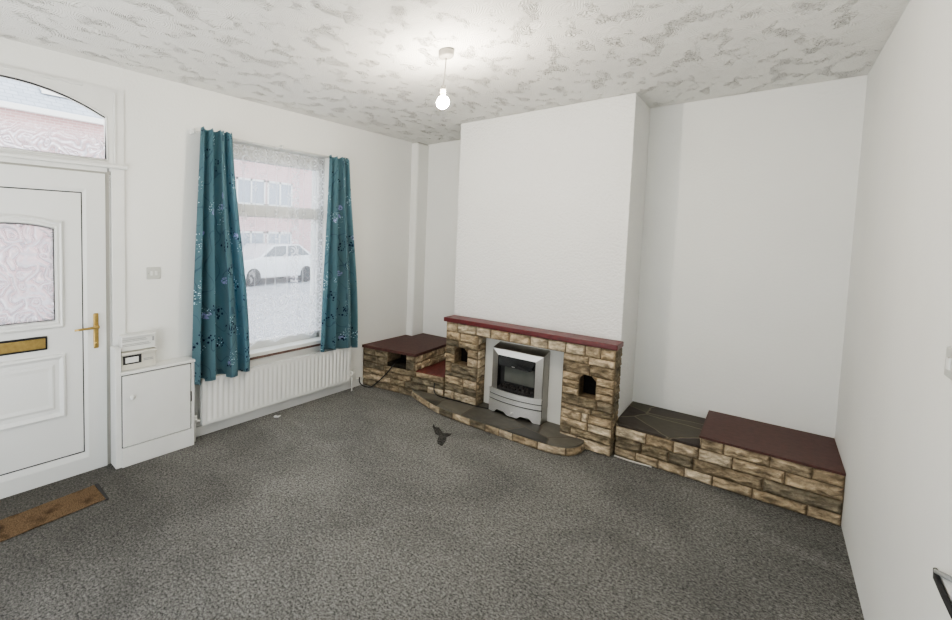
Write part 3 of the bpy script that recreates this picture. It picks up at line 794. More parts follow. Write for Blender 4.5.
# ------------------------------------------------------------------ PENDANT
LX, LY = 1.660, 0.480
pl = empty('pendant_light', (LX, LY, H), label='bare glowing bulb on a short cord hanging from the ceiling', cat='pendant light')
b_ = MB(); b_.lathe([(0.044, 0.0), (0.046, -0.010), (0.045, -0.036), (0.040, -0.042), (0.010, -0.046), (0.0, -0.046)], (LX, LY, H), 28); obj('ceiling_rose', b_, M['dimplastic'], pl)
b_ = MB(); b_.tube([(LX, LY, H - 0.04), (LX - 0.004, LY, H - 0.12), (LX - 0.012, LY, H - 0.19), (LX - 0.012, LY, H - 0.215)], 0.0035, 8); obj('cord', b_, M['dimplastic'], pl)
CX_ = LX - 0.012
b_ = MB(); b_.lathe([(0.006, 0), (0.014, -0.006), (0.016, -0.022), (0.0175, -0.024), (0.0175, -0.030), (0.0155, -0.032), (0.0165, -0.052), (0.0, -0.053)], (CX_, LY, H - 0.205), 20); obj('lamp_holder', b_, M['dimplastic'], pl)
b_ = MB(); b_.lathe([(0.013, 0), (0.013, -0.016), (0.0, -0.017)], (CX_, LY, H - 0.256), 18); obj('bulb_cap', b_, M['brass'], pl)
b_ = MB(); b_.lathe([(0.013, 0), (0.017, -0.006), (0.029, -0.018), (0.0365, -0.034), (0.0375, -0.046), (0.033, -0.062), (0.022, -0.074), (0.010, -0.080), (0.0, -0.081)], (CX_, LY, H - 0.268), 24); obj('bulb', b_, M['bulb'], pl)

# ------------------------------------------------------------------ STONEWORK
TAN = [(0.49, 0.405, 0.29), (0.55, 0.46, 0.34), (0.44, 0.355, 0.245), (0.52, 0.425, 0.30), (0.58, 0.50, 0.38)]
GREY = [(0.24, 0.205, 0.15), (0.205, 0.18, 0.135), (0.28, 0.235, 0.165), (0.33, 0.27, 0.19)]
MORT = (0.22, 0.17, 0.115)
def block(mb, T, a0, a1, b0, b1, tone, rnd, gap=0.0026, rough=0.020, res=0.0075):
    """one rock-faced stone: T(a,b,d) with d outwards"""
    a0 += gap; a1 -= gap; b0 += gap * 0.8; b1 -= gap * 0.8
    na = max(3, int((a1 - a0) / res)); nb = max(3, int((b1 - b0) / res))
    sd = Vector((rnd.uniform(0, 50), rnd.uniform(0, 50), rnd.uniform(0, 50)))
    vs = []; cs = []
    for j in range(nb + 1):
        for i in range(na + 1):
            a = a0 + (a1 - a0) * i / na; b = b0 + (b1 - b0) * j / nb
            e = min(i, na - i) * (a1 - a0) / na; g = min(j, nb - j) * (b1 - b0) / nb
            k = min(1.0, min(e, g) / 0.014)
            h = noise.fractal(Vector((a * 13, b * 26, 0)) + sd, 1.0, 2.0, 4)
            st = 0.5 + 0.5 * math.sin((b * 90 + 4 * noise.noise(Vector((a * 8, b * 12, 3)) + sd)))
            d = 0.002 + k ** 0.6 * rough * (0.75 + 0.75 * h + 0.25 * st)
            vs.append(T(a, b, max(0.0005, d)))
            dk = 0.9 + 0.55 * h
            if k < 0.05: dk *= 0.8
            cs.append(tuple(max(0.01, q * dk) for q in tone))
    # edge skirt so that the stone has thickness
    n = len(vs); ring = [i for i in range(na + 1)] + [(j + 1) * (na + 1) - 1 for j in range(1, nb + 1)] + [nb * (na + 1) + i for i in range(na - 1, -1, -1)] + [j * (na + 1) for j in range(nb - 1, 0, -1)]
    fs = [(j * (na + 1) + i, j * (na + 1) + i + 1, (j + 1) * (na + 1) + i + 1, (j + 1) * (na + 1) + i) for j in range(nb) for i in range(na)]
    mb.add(vs, fs, cols=cs, smooth=False)
def courses(mb, T, a0, a1, rows, rnd, holes=(), fixed=None):
    """rows: (b0,b1,kind,[splits as fractions] or None)"""
    for b0, b1, kind, sp in rows:
        spans = [(a0, a1)]
        for (h0, h1, g0, g1) in holes:
            if b0 < g1 - 0.004 and b1 > g0 + 0.004:
                ns = []
                for s0, s1 in spans:
                    if h0 > s0: ns.append((s0, min(s1, h0)))
                    if h1 < s1: ns.append((max(s0, h1), s1))
                spans = [q for q in ns if q[1] - q[0] > 0.01]
        for s0, s1 in spans:
            cuts = [s0]
            if sp is not None and len(spans) == 1:
                cuts += [a0 + (a1 - a0) * q for q in sp]
            elif s1 - s0 > 0.24:
                x = s0
                while s1 - x > 0.24:
                    x += rnd.uniform(0.12, 0.21)
                    if s1 - x > 0.05: cuts.append(x)
            cuts.append(s1)
            for c0, c1 in zip(cuts[:-1], cuts[1:]):
                kk = kind
                if kind == 'm': kk = 'g' if rnd.random() < 0.25 else 't'
                tone = rnd.choice(GREY if kk == 'g' else TAN)
                f = rnd.uniform(0.85, 1.15)
                block(mb, T, c0, c1, b0, b1, tuple(q * f for q in tone), rnd)

rnd = random.Random(5)
fp_ = empty('stone_fireplace', (1.61, 2.07, 0), label='rock-faced stone fireplace with dark red mantel and low curved hearth', cat='fireplace')
sw = MB()
OX0, OX1, OZ = 1.222, 1.960, 0.752
PX0, PX1, PZ = 0.887, 2.325, 0.846
NL = (0.985, 1.118, 0.437, 0.606); NR = (2.085, 2.203, 0.416, 0.600)
# mortar core: piers split round their niches, and the lintel
def core_pier(x0, x1, nich, z1):
    yb = B - 0.001
    sw.box(x0, nich[0], F, yb, 0, z1, col=MORT); sw.box(nich[1], x1, F, yb, 0, z1, col=MORT)
    sw.box(nich[0], nich[1], F, yb, 0, nich[2], col=MORT); sw.box(nich[0], nich[1], F, yb, nich[3], z1, col=MORT)
    sw.box(nich[0], nich[1], F + 0.135, yb, nich[2], nich[3], col=(0.012, 0.010, 0.009))  # niche back coloured near-black, its shade put into the colour
    # corbelled top corners of the niche
    c = 0.032
    sw.prism([(nich[0], nich[3] - c), (nich[0], nich[3]), (nich[0] + c * 0.9, nich[3])], F - 0.008, F + 0.13, T=lambda p: (p[0], p[2], p[1]), col=(0.22, 0.17, 0.11))
    sw.prism([(nich[1], nich[3] - c), (nich[1], nich[3]), (nich[1] - c * 0.9, nich[3])], F - 0.008, F + 0.13, T=lambda p: (p[0], p[2], p[1]), col=(0.22, 0.17, 0.11))
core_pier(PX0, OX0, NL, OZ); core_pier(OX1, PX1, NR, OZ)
sw.box(PX0, PX1, F, B - 0.001, OZ, PZ, col=MORT)
TF = lambda a, b, d: (a, F - d, b)
courses(sw, TF, PX0, OX0, [
    (0.075, 0.155, 't', [0.32]), (0.155, 0.225, 'g', None), (0.225, 0.305, 't', [0.58]), (0.305, 0.345, 'g', [0.8]),
    (0.345, 0.437, 'g', [0.20]), (0.437, 0.525, 't', None), (0.525, 0.606, 'g', None), (0.606, 0.668, 'g', None), (0.668, OZ, 't', [0.45])], rnd, [NL])
courses(sw, TF, OX1, PX1, [
    (0.0, 0.085, 't', [0.36]), (0.085, 0.150, 'g', [0.22]), (0.150, 0.215, 't', [0.55]), (0.215, 0.290, 't', [0.42, 0.55]),
    (0.290, 0.335, 'g', [0.60]), (0.335, 0.416, 'g', [0.70]), (0.416, 0.475, 't', None), (0.475, 0.535, 't', None), (0.535, 0.600, 't', None),
    (0.600, 0.690, 'g', None), (0.690, OZ, 't', [0.5])], rnd, [NR])
courses(sw, TF, PX0, PX1, [(OZ, PZ, 't', [0.085, 0.215, 0.315, 0.435, 0.56, 0.66, 0.755, 0.855, 0.93])], rnd)
zz = [0.075, 0.155, 0.225, 0.305, 0.345, 0.437, 0.525, 0.606, 0.668, OZ]
courses(sw, lambda a, b, d: (OX0 + d * 0.5, a, b), F + 0.002, B - 0.022, [(p, q, 'm', None) for p, q in zip(zz[:-1], zz[1:])], rnd)
zz = [0.0, 0.085, 0.15, 0.215, 0.29, 0.335, 0.416, 0.475, 0.535, 0.6, 0.69, 0.76, PZ]
courses(sw, lambda a, b, d: (PX1 + d * 0.4, a, b), F + 0.002, B - 0.002, [(p, q, 'g', None) for p, q in zip(zz[:-1], zz[1:])], rnd)
courses(sw, lambda a, b, d: (PX0 - d * 0.4, a, b), F + 0.002, B - 0.002, [(p, q, 'm', None) for p, q in zip(zz[:-1], zz[1:])], rnd)
obj('stonework', sw, M['stone'], fp_, fix=False)
mt = MB(); mt.box(0.868, 2.338, F - 0.036, B + 0.0, 0.846, 0.888, 0.006, 2)
obj('mantel_shelf', mt, M['mantel'], fp_)
ip = MB(); ip.box(OX0 + 0.002, OX1 - 0.002, B - 0.018, B - 0.004, 0.072, OZ - 0.002, 0.002)
obj('back_panel', ip, M['insert'], fp_, label='white fire back panel')
# hearth
hp = [(0.465, 1.965), (0.54, 1.920), (0.656, 1.858), (0.82, 1.778), (1.00, 1.718), (1.2, 1.698), (1.45, 1.690), (1.72, 1.688), (1.94, 1.692), (2.04, 1.716), (2.105, 1.768), (2.140, 1.850), (2.150, 1.93), (2.145, 1.982)]
def smooth_path(p, n):
    out = []
    for i in range(len(p) - 1):
        a = Vector(p[max(i - 1, 0)]); b = Vector(p[i]); c = Vector(p[i + 1]); d = Vector(p[min(i + 2, len(p) - 1)])
        for k in range(n):
            t = k / n
            out.append(0.5 * ((2 * b) + (c - a) * t + (2 * a - 5 * b + 4 * c - d) * t * t + (3 * b - a - 3 * c + d) * t ** 3))
    out.append(Vector(p[-1])); return out
hs = smooth_path(hp, 5)
acc = [0]
for i in range(1, len(hs)): acc.append(acc[-1] + (hs[i] - hs[i - 1]).length)
def on_hearth(s):
    s = max(0, min(acc[-1] - 1e-6, s))
    for i in range(1, len(acc)):
        if acc[i] >= s:
            t = (s - acc[i - 1]) / (acc[i] - acc[i - 1]); p = hs[i - 1].lerp(hs[i], t); dv = (hs[i] - hs[i - 1]).normalized()
            return p, Vector((dv.y, -dv.x))
hbk = [(2.145, F - 0.001), (OX1 - 0.002, F - 0.001), (OX1 - 0.002, B - 0.004), (OX0 + 0.002, B - 0.004), (OX0 + 0.002, F - 0.001), (PX0 - 0.002, F - 0.001), (PX0 - 0.002, 2.03), (0.47, 2.0)]
ht = MB()
ins = [(p.x, p.y) for p in hs]
ht.prism(ins + hbk, 0.052, 0.075)
hearth = obj('hearth', ht, M['flag'], fp_)
he = MB()
he.prism(ins + hbk, 0.0, 0.053, col=MORT)
def TH(a, b, d):
    p, nn = on_hearth(a); q = p + nn * (d + 0.001); return (q.x, q.y, b)
x = 0.0
while x < acc[-1] - 0.05:
    w = min(rnd.uniform(0.11, 0.20), acc[-1] - x)
    if acc[-1] - x - w < 0.06: w = acc[-1] - x
    tone = rnd.choice(TAN if rnd.random() < 0.75 else GREY)
    block(he, TH, x, x + w, 0.0, 0.066, tuple(q * 0.85 for q in tone), rnd, rough=0.010)
    x += w
obj('hearth_edging', he, M['stone'], hearth, fix=False)

# electric fire
ef = empty('electric_fire', (1.58, 2.08, 0.075), label='silver framed electric fire standing on the stone hearth', cat='electric fire')
YF = 2.030; YK = B - 0.019
EX0, EX1, EZ1 = 1.350, 1.800, 0.668
cs_ = MB()
q = [(EX0, YF, 0.078), (EX1, YF, 0.078), (EX1, YF, EZ1), (EX0, YF, EZ1), (EX0 + 0.015, YK, 0.078), (EX1 + 0.008, YK, 0.078), (EX1 + 0.008, YK, 0.708), (EX0 + 0.015, YK, 0.708)]
cs_.add(q, [(0, 4, 7, 3), (1, 2, 6, 5), (3, 7, 6, 2), (0, 1, 5, 4)])
obj('casing', cs_, M['steel'], ef)
ff = MB()
IX0, IX1, IZ0, IZ1 = 1.408, 1.738, 0.235, 0.612
o_ = [(EX0, YF, 0.10), (EX1, YF, 0.10), (EX1, YF, EZ1), (EX0, YF, EZ1)]
m_ = [(EX0 + 0.004, YF - 0.006, 0.10), (EX1 - 0.004, YF - 0.006, 0.10), (EX1 - 0.004, YF - 0.006, EZ1 - 0.004), (EX0 + 0.004, YF - 0.006, EZ1 - 0.004)]
i_ = [(IX0, YF - 0.022, 0.10), (IX1, YF - 0.022, 0.10), (IX1, YF - 0.022, IZ1), (IX0, YF - 0.022, IZ1)]
k_ = [(IX0, YF + 0.045, 0.10), (IX1, YF + 0.045, 0.10), (IX1, YF + 0.045, IZ1), (IX0, YF + 0.045, IZ1)]
loop_mould(ff, [o_, m_, i_, [(p[0], p[1] + 0.004, p[2]) for p in i_]])
ff.mi = [0 if k % 4 == 2 else 1 for k in range(len(ff.mi))]      # uprights get a darker steel, painting in their shade beside the bright top rail
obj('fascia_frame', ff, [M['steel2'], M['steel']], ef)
fi = MB(); loop_mould(fi, [[(p[0], p[1] + 0.004, p[2]) for p in i_], k_]); fi.add(k_, [(0, 1, 2, 3)])
obj('firebox', fi, M['black'], ef, label='black firebox interior')
sg = MB(); sg.box(1.452, 1.716, YF + 0.030, YF + 0.040, 0.365, 0.515, 0.001)
obj('flame_screen', sg, M['screen'], ef, label='grey flame effect screen')
hdm = MB()
hv = [(IX0 + 0.002, YF - 0.012, IZ1 - 0.003), (IX1 - 0.002, YF - 0.012, IZ1 - 0.003), (IX1 - 0.045, YF - 0.020, 0.512), (IX0 + 0.006, YF - 0.020, 0.522),
      (IX0 + 0.002, YF + 0.04, IZ1 - 0.003), (IX1 - 0.002, YF + 0.04, IZ1 - 0.003), (IX1 - 0.045, YF + 0.03, 0.512), (IX0 + 0.006, YF + 0.03, 0.522)]
hdm.add(hv, [(0, 1, 2, 3), (4, 5, 6, 7), (0, 4, 7, 3), (1, 5, 6, 2), (3, 2, 6, 7), (0, 1, 5, 4)])
hood = obj('smoke_hood', hdm, M['darkglass'], ef, label='dark glossy hood over the fire bed')
em_ = MB(); em_.box(1.535, 1.560, YF - 0.024, YF - 0.016, 0.523, 0.528, 0.001)
obj('badge', em_, M['steel2'], hood)
rc = random.Random(2)
for i in range(15):
    b_ = bmesh.new(); bmesh.ops.create_icosphere(b_, subdivisions=2, radius=1)
    cx, cy, cz = 1.43 + 0.0205 * i + rc.uniform(-.004, .004), YF - 0.012 + 0.026 * (i % 2) + rc.uniform(-.004, .004), 0.325 + 0.010 * (i % 2) + rc.uniform(0, .010)
    s_ = rc.uniform(0.014, 0.019); sd = Vector((i * 3.1, 1, 2))
    c_ = MB(); c_.bm(b_, T=lambda v: (cx + v.x * s_ * 1.1, cy + v.y * s_, cz + v.z * s_ * 0.8 * (1 + 0.5 * noise.noise(v * 1.5 + sd))))
    obj('coal', c_, M['coal'], ef)
bd_ = MB(); bd_.box(IX0 + 0.003, IX1 - 0.003, YF - 0.02, YF + 0.042, 0.235, 0.322)
obj('fuel_bed', bd_, M['coal'], ef)
def bow(t): return YF - 0.022 - 0.048 * (1 - (2 * t - 1) ** 2)
FX0, FX1 = 1.340, 1.800
def strip(z0f, z1f, yoff=0.0, nseg=36):
    mb = MB(); vs = []; fs = []
    for i in range(nseg + 1):
        t = i / nseg; xx = FX0 + (FX1 - FX0) * t; y = bow(t) + yoff
        z0, z1 = z0f(t), z1f(t)
        vs += [(xx, y, z0), (xx, y, z1), (xx, y + 0.012, z1), (xx, y + 0.012, z0)]
    for i in range(nseg):
        for k in range(4): fs.append((4 * i + k, 4 * i + (k + 1) % 4, 4 * i + 4 + (k + 1) % 4, 4 * i + 4 + k))
    fs += [(0, 1, 2, 3), (4 * nseg, 4 * nseg + 1, 4 * nseg + 2, 4 * nseg + 3)]
    return mb.add(vs, fs)
fz = [0.200, 0.240, 0.246, 0.298]
def foot(t):
    e = min(t, 1 - t)
    if e < 0.13: return 0.077
    if e < 0.18: return 0.077 + 0.034 * (e - 0.13) / 0.05
    if e < 0.34: return 0.111
    if e < 0.40: return 0.111 - 0.024 * (e - 0.34) / 0.06
    return 0.087
fret = obj('fret', strip(foot, lambda t: 0.191), M['steel2'], ef, label='bowed brushed steel fret')
obj('fret_bar', strip(lambda t: fz[0], lambda t: fz[1]), M['steel2'], fret)
obj('fret_bar', strip(lambda t: fz[2] + 0.002, lambda t: fz[3]), M['steel2'], fret)
obj('fret_backing', strip(lambda t: 0.13, lambda t: 0.285, 0.008), M['black'], fret)
kb = MB(); kb.lathe([(0.010, 0), (0.011, -0.008), (0.008, -0.014), (0, -0.015)], (1.570, bow(0.5), 0.117), 16, 'y')
obj('control_knob', kb, M['steel2'], fret)

# ------------------------------------------------------------------ LEFT PLINTH
lp_ = empty('stone_plinth', (0.4, 2.3, 0), label='two-level stone plinth with red-brown slabs in the left corner', cat='plinth')
def yfr(x): return 1.815 + 0.185 * x
fa = math.atan(0.185); ca, sa = math.cos(fa), math.sin(fa)
X0P = -0.035
def TP(a, b, d): return (X0P + a * ca + d * sa, yfr(X0P) + a * sa - d * ca, b)
lw = MB()
def prism_yz(mb, pts, z0, z1, col): mb.prism(pts, z0, z1, col=col)
LOW = 0.272; UP = 0.430; LXR = 0.575
def xw(y): return 0.0395 * (y - BL) + 0.003
NP = (0.262, 0.476, 0.312, 0.432)       # opening in the upper part (x0,x1,z0,z1)
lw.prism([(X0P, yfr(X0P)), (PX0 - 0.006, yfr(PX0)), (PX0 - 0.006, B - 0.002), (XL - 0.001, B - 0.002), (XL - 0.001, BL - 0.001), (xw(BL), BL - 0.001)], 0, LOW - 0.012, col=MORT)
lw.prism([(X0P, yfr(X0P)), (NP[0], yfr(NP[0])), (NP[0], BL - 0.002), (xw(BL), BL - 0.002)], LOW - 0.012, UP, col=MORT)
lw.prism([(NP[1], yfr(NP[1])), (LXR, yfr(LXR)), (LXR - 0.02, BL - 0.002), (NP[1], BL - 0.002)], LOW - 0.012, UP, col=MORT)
lw.prism([(NP[0], yfr(NP[0]) + 0.25), (NP[1], yfr(NP[1]) + 0.25), (NP[1], BL - 0.002), (NP[0], BL - 0.002)], LOW - 0.012, UP, col=(0.01, 0.009, 0.008))  # back of the opening blackened to paint in its shade
lw.prism([(NP[0], yfr(NP[0])), (NP[1], yfr(NP[1])), (NP[1], yfr(NP[1]) + 0.25), (NP[0], yfr(NP[0]) + 0.25)], LOW - 0.012, NP[2], col=(0.02, 0.017, 0.013))  # floor of the opening darkened as painted shade
aL = (PX0 - 0.006 - X0P) / ca; aU = (LXR - X0P) / ca
courses(lw, TP, 0.0, aL, [(0.0, 0.075, 'g', [0.36, 0.48]), (0.075, 0.145, 'm', [0.37, 0.55, 0.82]), (0.145, 0.21, 'g', [0.30, 0.62]), (0.21, LOW, 'g', [0.28, 0.68])], rnd)
courses(lw, TP, 0.0, aU, [(LOW, 0.352, 'g', None), (0.352, UP, 'g', None)], rnd, [((NP[0] - X0P) / ca, (NP[1] - X0P) / ca, LOW, UP)])
TS = lambda a, b, d: (LXR + d * 0.6 - 0.02 * (a - yfr(LXR)) / 0.9, a, b)
courses(lw, TS, yfr(LXR) + 0.002, BL - 0.01, [(LOW, 0.352, 't', None), (0.352, UP, 't', None)], rnd)
obj('stonework', lw, M['stone'], lp_, fix=False)
sb = MB()
sb.prism([(xw(1.80), yfr(X0P) - 0.024), (0.592, yfr(0.592) - 0.026), (0.560, BL - 0.003), (0.080, BL - 0.003), (0.080, 2.590), (xw(2.590), 2.590)], UP, 0.459, bev=0.003)
obj('top_slab', sb, M['slab'], lp_)
sb = MB(); sb.prism([(LXR + 0.012, yfr(0.59) + 0.002), (PX0 - 0.016, yfr(PX0 - 0.016) + 0.004), (PX0 - 0.016, B - 0.004), (XL - 0.003, B - 0.004), (XL - 0.003, BL - 0.004), (LXR - 0.006, BL - 0.004)], LOW - 0.012, LOW + 0.006, bev=0.002)
obj('lower_slab', sb, M['redshelf'], lp_, label='dark red lower slab')

# ------------------------------------------------------------------ RIGHT BENCH
rb = empty('stone_bench', (2.9, 2.4, 0), label='long low stone bench with a red-brown slab along the right alcove', cat='bench')
bw = MB(); BX0, BX1 = PX1 + 0.010, W - 0.002; SX = 2.843; ZL, ZU = 0.238, 0.315
bw.prism([(BX0, YB), (BX1, YB), (BX1, BR - 0.002), (XR + 0.002, BR - 0.002), (XR + 0.002, B + 0.002), (BX0, B + 0.002)], 0, ZL, col=MORT)
bw.prism([(SX, YB), (BX1, YB), (BX1, BR - 0.002), (SX, BR - 0.002)], ZL, ZU, col=MORT)
TB = lambda a, b, d: (a, YB - d, b)
courses(bw, TB, BX0, BX1, [(0.0, 0.070, 't', [0.12, 0.24, 0.37, 0.50, 0.67, 0.88]), (0.070, 0.155, 'g', [0.15, 0.29, 0.41, 0.71]), (0.155, ZL, 't', [0.17, 0.31, 0.43, 0.58, 0.79])], rnd)
courses(bw, TB, SX, BX1, [(ZL, ZU, 't', [0.18, 0.52, 0.80])], rnd)
courses(bw, lambda a, b, d: (SX - d * 0.4, a, b), YB + 0.002, BR - 0.01, [(ZL, ZU, 't', None)], rnd)
obj('stonework', bw, M['stone'], rb, fix=False)
fg = MB(); fg.prism([(BX0, YB - 0.004), (SX - 0.002, YB - 0.004), (SX - 0.002, BR - 0.003), (XR + 0.003, BR - 0.003), (XR + 0.003, B + 0.003), (BX0, B + 0.003)], ZL, 0.256, bev=0.004)
obj('flagstone_top', fg, M['flag2'], rb, label='dark flagstone top of the lower end')
sb = MB(); sb.prism([(2.832, YB - 0.014), (W - 0.0015, YB - 0.014), (W - 0.0015, BR - 0.003), (2.832, BR - 0.003)], ZU, 0.330, bev=0.002)
obj('top_slab', sb, M['slab'], rb)

# ------------------------------------------------------------------ CABLES AND FLOOR BITS
def cable(name, pts, r, mat, label, n=8):
    p3 = []
    for i in range(len(pts) - 1):
        a = Vector(pts[max(i - 1, 0)]); b = Vector(pts[i]); c = Vector(pts[i + 1]); d = Vector(pts[min(i + 2, len(pts) - 1)])
        for k in range(5):
            t = k / 5
            p3.append(0.5 * ((2 * b) + (c - a) * t + (2 * a - 5 * b + 4 * c - d) * t * t + (3 * b - a - 3 * c + d) * t ** 3))
    p3.append(Vector(pts[-1]))
    mb = MB(); mb.tube(p3, r, n)
    return obj(name, mb, mat, None, pts[-1], label=label, cat='cable')
cable('cable', [(0.36, 2.02, 0.318), (0.36, 1.90, 0.322), (0.345, 1.845, 0.29), (0.28, 1.815, 0.19), (0.17, 1.80, 0.07), (0.10, 1.78, 0.010), (0.02, 1.755, 0.008), (-0.02, 1.74, 0.04), (-0.022, 1.735, 0.10)], 0.006, M['black'], 'black cable trailing out of the opening in the corner plinth')
cable('cable', [(0.80, 1.945, 0.20), (0.80, 1.935, 0.13), (0.84, 1.93, 0.088), (0.95, 1.945, 0.081), (1.10, 1.965, 0.081), (1.22, 1.975, 0.081), (1.34, 2.005, 0.081)], 0.005, M['black'], 'thin black cable along the hearth at the left fireplace pier')
cable('cable', [(2.345, 2.030, 0.006), (2.42, 2.020, 0.006), (2.50, 2.026, 0.006), (2.58, 2.034, 0.006)], 0.006, M['cable_white'], 'short white cable on the carpet at the foot of the stone bench')
rw = empty('looped_lead', (W, 0.10, 0.77), label='dark looped lead poking out along the right wall', cat='lead')
mb = MB(); mb.tube([(W - 0.004, 0.160, 0.756), (W - 0.010, 0.110, 0.772), (W - 0.010, 0.04, 0.800), (W - 0.009, -0.04, 0.83)], [0.003, 0.006, 0.007, 0.007], 10)
obj('grey_strand', mb, M['print'], rw, label='grey upper strand')
mb = MB(); mb.tube([(W - 0.004, 0.162, 0.757), (W - 0.008, 0.115, 0.750), (W - 0.009, 0.03, 0.748), (W - 0.008, -0.06, 0.742)], [0.004, 0.007, 0.007, 0.006], 10)
obj('black_strand', mb, M['black'], rw, label='black lower strand')
# coir mat let into the carpet
cm = MB(); rm = random.Random(4)
def cmf(a, b):
    u = -4.86 + a * (4.86 - 3.895) ; n = 0.228 + 0.0765 * (-3.895 - u) + 0.212 * b
    n += 0.008 * noise.noise(Vector((a * 9, b * 2, 0))); return (n, u + 0.012 * b, 0.007 + 0.002 * noise.noise(Vector((a * 40, b * 20, 1))))
cm.grid(cmf, 60, 14)
cm.prism([(0.232, -3.90), (0.432, -3.89), (0.508, -4.85), (0.306, -4.85)], 0.0005, 0.005)
obj('doormat', cm, M['coir'], None, (0.34, -4.38, 0), True, label='brown coir mat on the carpet inside the front door', cat='doormat')
dm = MB(); dm.box(0.218, 0.446, -3.890, -3.866, 0.0005, 0.006, 0.002)  # dark strip painting the shade of the gap beside the mat
obj('mat_shade_strip', dm, M['gap'], None, (0.34, -3.88, 0), True, label='dark strip as painted gap shade at the end of the coir mat', cat='shade strip')
st = MB()
spts = [(1.080, 1.49), (1.118, 1.44), (1.155, 1.45), (1.19, 1.40), (1.225, 1.385), (1.285, 1.43), (1.300, 1.39), (1.290, 1.33), (1.312, 1.27), (1.340, 1.17), (1.305, 1.165), (1.270, 1.205), (1.250, 1.255), (1.232, 1.305), (1.190, 1.325), (1.160, 1.365), (1.120, 1.385), (1.100, 1.425)]
st.prism([(p[0] + rm.uniform(-.008, .008), p[1] + rm.uniform(-.01, .01)) for p in spts], 0.0006, 0.003)
obj('carpet_mark', st, pbr('dark_worn_carpet', (0.060, 0.059, 0.056), 1.0, var=0.7, vscale=60, spec=0.05), None, (1.22, 1.33, 0), label='ragged dark mark on the carpet before the hearth', cat='carpet mark')

# ------------------------------------------------------------------ STREET OUTSIDE
gd = MB(); gd.box(-11.2, -0.62, -6, 22, -0.22, -0.12)
S('street', gd, M['asphalt'])
HX = -11.0
ho = empty('terraced_house', (HX, 6, -0.22), label='red brick terraced houses across the street seen through the window', cat='house')
hb = MB(); hb.box(HX - 0.4, HX, -8, 24, -0.22, 4.9); obj('brick_wall', hb, M['brick'], ho)
hr = MB(); hr.prism([(0.25, 4.82), (0.25, 4.90), (-3.4, 7.6), (-3.4, 7.5)], -8, 24, T=lambda p: (HX + p[0], p[2], p[1])); obj('roof', hr, M['slate'], ho)
gt = MB(); gt.box(HX + 0.2, HX + 0.34, -8, 24, 4.74, 4.90, 0.02); obj('gutter', gt, M['upvc'], ho)
sb_ = MB(); sb_.box(HX, HX + 0.03, -8, 24, 2.30, 2.48); obj('stone_band', sb_, M['band'], ho)
def hwin(y0, y1, z0, z1, nl):
    f = MB(); fw = 0.075
    f.box(HX - 0.02, HX + 0.04, y0, y1, z0, z0 + fw); f.box(HX - 0.02, HX + 0.04, y0, y1, z1 - fw, z1)
    for i in range(nl + 1):
        y = y0 + (y1 - y0 - fw) * i / nl
        f.box(HX - 0.02, HX + 0.04, y, y + fw, z0, z1)
    o = obj('window', f, M['upvc'], ho)
    g = MB(); g.box(HX - 0.01, HX + 0.01, y0 + 0.02, y1 - 0.02, z0 + 0.02, z1 - 0.02); obj('pane', g, M['housewin'], o)
for y0 in (-1.6, 7.35, 13.2):
    hwin(y0, y0 + 1.35, 2.75, 3.75, 2); hwin(y0 + 1.45, y0 + 2.75, 2.75, 3.75, 2)
    hwin(y0, y0 + 1.35, 0.75, 1.74, 2); hwin(y0 + 1.45, y0 + 2.75, 0.75, 1.74, 2)
skl = MB(); skl.prism([(-0.55, 5.50), (-0.55, 5.58), (-1.30, 6.13), (-1.30, 6.05)], 1.2, 2.75, T=lambda p: (HX + p[0] + 0.06, p[2], p[1])); rw_ = obj('roof_window', skl, M['upvc'], ho)
skl = MB(); skl.prism([(-0.66, 5.66), (-0.66, 5.69), (-1.20, 6.09), (-1.20, 6.06)], 1.42, 2.55, T=lambda p: (HX + p[0] + 0.09, p[2], p[1])); obj('pane', skl, M['housewin'], rw_)
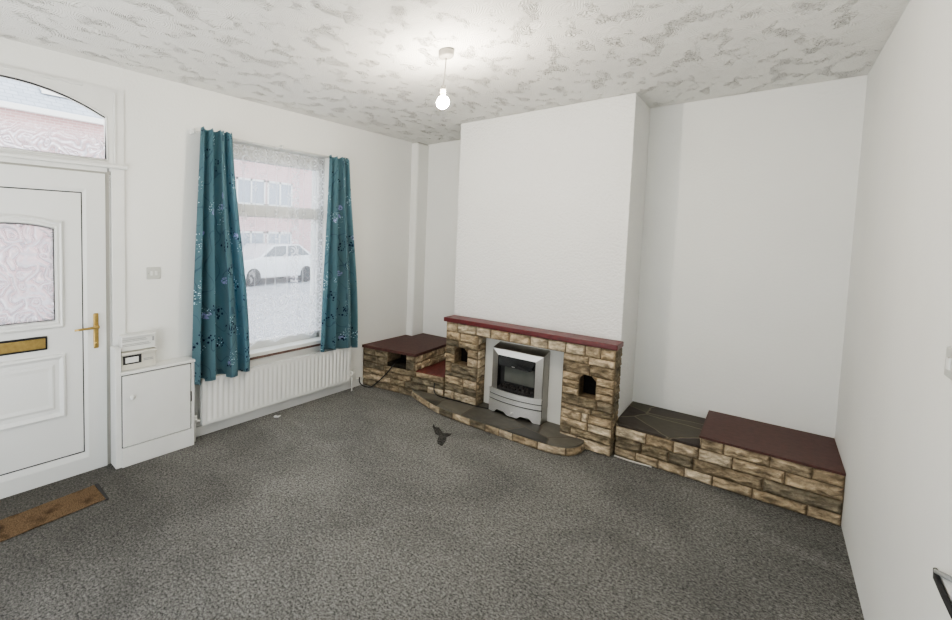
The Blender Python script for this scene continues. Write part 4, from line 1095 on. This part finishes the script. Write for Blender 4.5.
def car(y0, x0, label):
    c = empty('car', (x0, y0, -0.12), label=label, cat='car')
    prof = [(0, 0.25), (0.02, 0.62), (0.25, 0.86), (1.0, 0.98), (1.55, 1.40), (2.75, 1.43), (3.45, 1.02), (3.85, 0.92), (3.92, 0.45), (3.85, 0.25)]
    b = MB(); b.prism(prof, 0, 1.66, T=lambda p: (x0 - p[2], y0 + p[0], p[1] - 0.12), bev=0.05); obj('car_body', b, M['silver'], c)
    for xx in (x0 + 0.005, x0 - 1.665):
        g = MB(); g.prism([(1.12, 0.99), (1.60, 1.34), (2.12, 1.36), (2.12, 0.99)], -0.006, 0.006, T=lambda p: (xx + p[2], y0 + p[0], p[1] - 0.12)); obj('side_window', g, M['carglass'], c)
        g = MB(); g.prism([(2.20, 0.99), (2.20, 1.36), (2.72, 1.37), (3.25, 1.02)], -0.006, 0.006, T=lambda p: (xx + p[2], y0 + p[0], p[1] - 0.12)); obj('side_window', g, M['carglass'], c)
    for yy in (0.72, 3.12):
        for xx in (x0 - 0.10, x0 - 1.56):
            w_ = MB(); w_.lathe([(0.0, -0.10), (0.19, -0.10), (0.30, -0.09), (0.31, 0), (0.30, 0.10), (0.19, 0.11), (0.0, 0.11)], (xx, y0 + yy, 0.31 - 0.12), 20, 'x'); obj('wheel', w_, M['black'], c)
    return c
car(6.0, -8.95, 'silver car parked across the street seen through the net curtain')

# ------------------------------------------------------------------ LIGHT
wd = bpy.data.worlds.new('overcast_sky_and_fill'); scn.world = wd; wd.use_nodes = True
nt = wd.node_tree; bg = nt.nodes['Background']
tc = nt.nodes.new('ShaderNodeTexCoord'); sp = nt.nodes.new('ShaderNodeSeparateXYZ'); L(nt, tc.outputs['Generated'], sp.inputs[0])
g_ = ramp(nt, sp.outputs[2], -0.25, 0.15)
L(nt, mixc(nt, g_, (1.9, 1.86, 1.78), (0.92, 0.96, 1.0)), bg.inputs[0])  # glow below the horizon is added fill to brighten the ceiling
bg.inputs[1].default_value = 1.2

# ------------------------------------------------------------------ CAMERA
cam = bpy.data.cameras.new('camera'); co = bpy.data.objects.new('camera', cam); COL.objects.link(co)
yaw, pitch, roll = 0.7963, -0.0584, 0.0196
fw = Vector((-math.sin(yaw) * math.cos(pitch), math.cos(yaw) * math.cos(pitch), math.sin(pitch)))
r0 = Vector((math.cos(yaw), math.sin(yaw), 0)); u0 = r0.cross(fw)
r = math.cos(roll) * r0 + math.sin(roll) * u0; u = -math.sin(roll) * r0 + math.cos(roll) * u0
mw = Matrix((r, u, -fw)).transposed().to_4x4(); mw.translation = Vector((3.1084, -1.9811, 1.6921))
co.matrix_world = mw
cam.sensor_width = 36; cam.sensor_fit = 'HORIZONTAL'
cam.lens = 440.07 / 952 * 36
cam.shift_x = (476 - 319.99) / 952; cam.shift_y = (259.5 - 310) / 952
cam.clip_start = 0.02; cam.clip_end = 200
scn.camera = co
scn.view_settings.view_transform = 'AgX'
scn.view_settings.look = 'AgX - Medium High Contrast'
scn.view_settings.exposure = 1.5
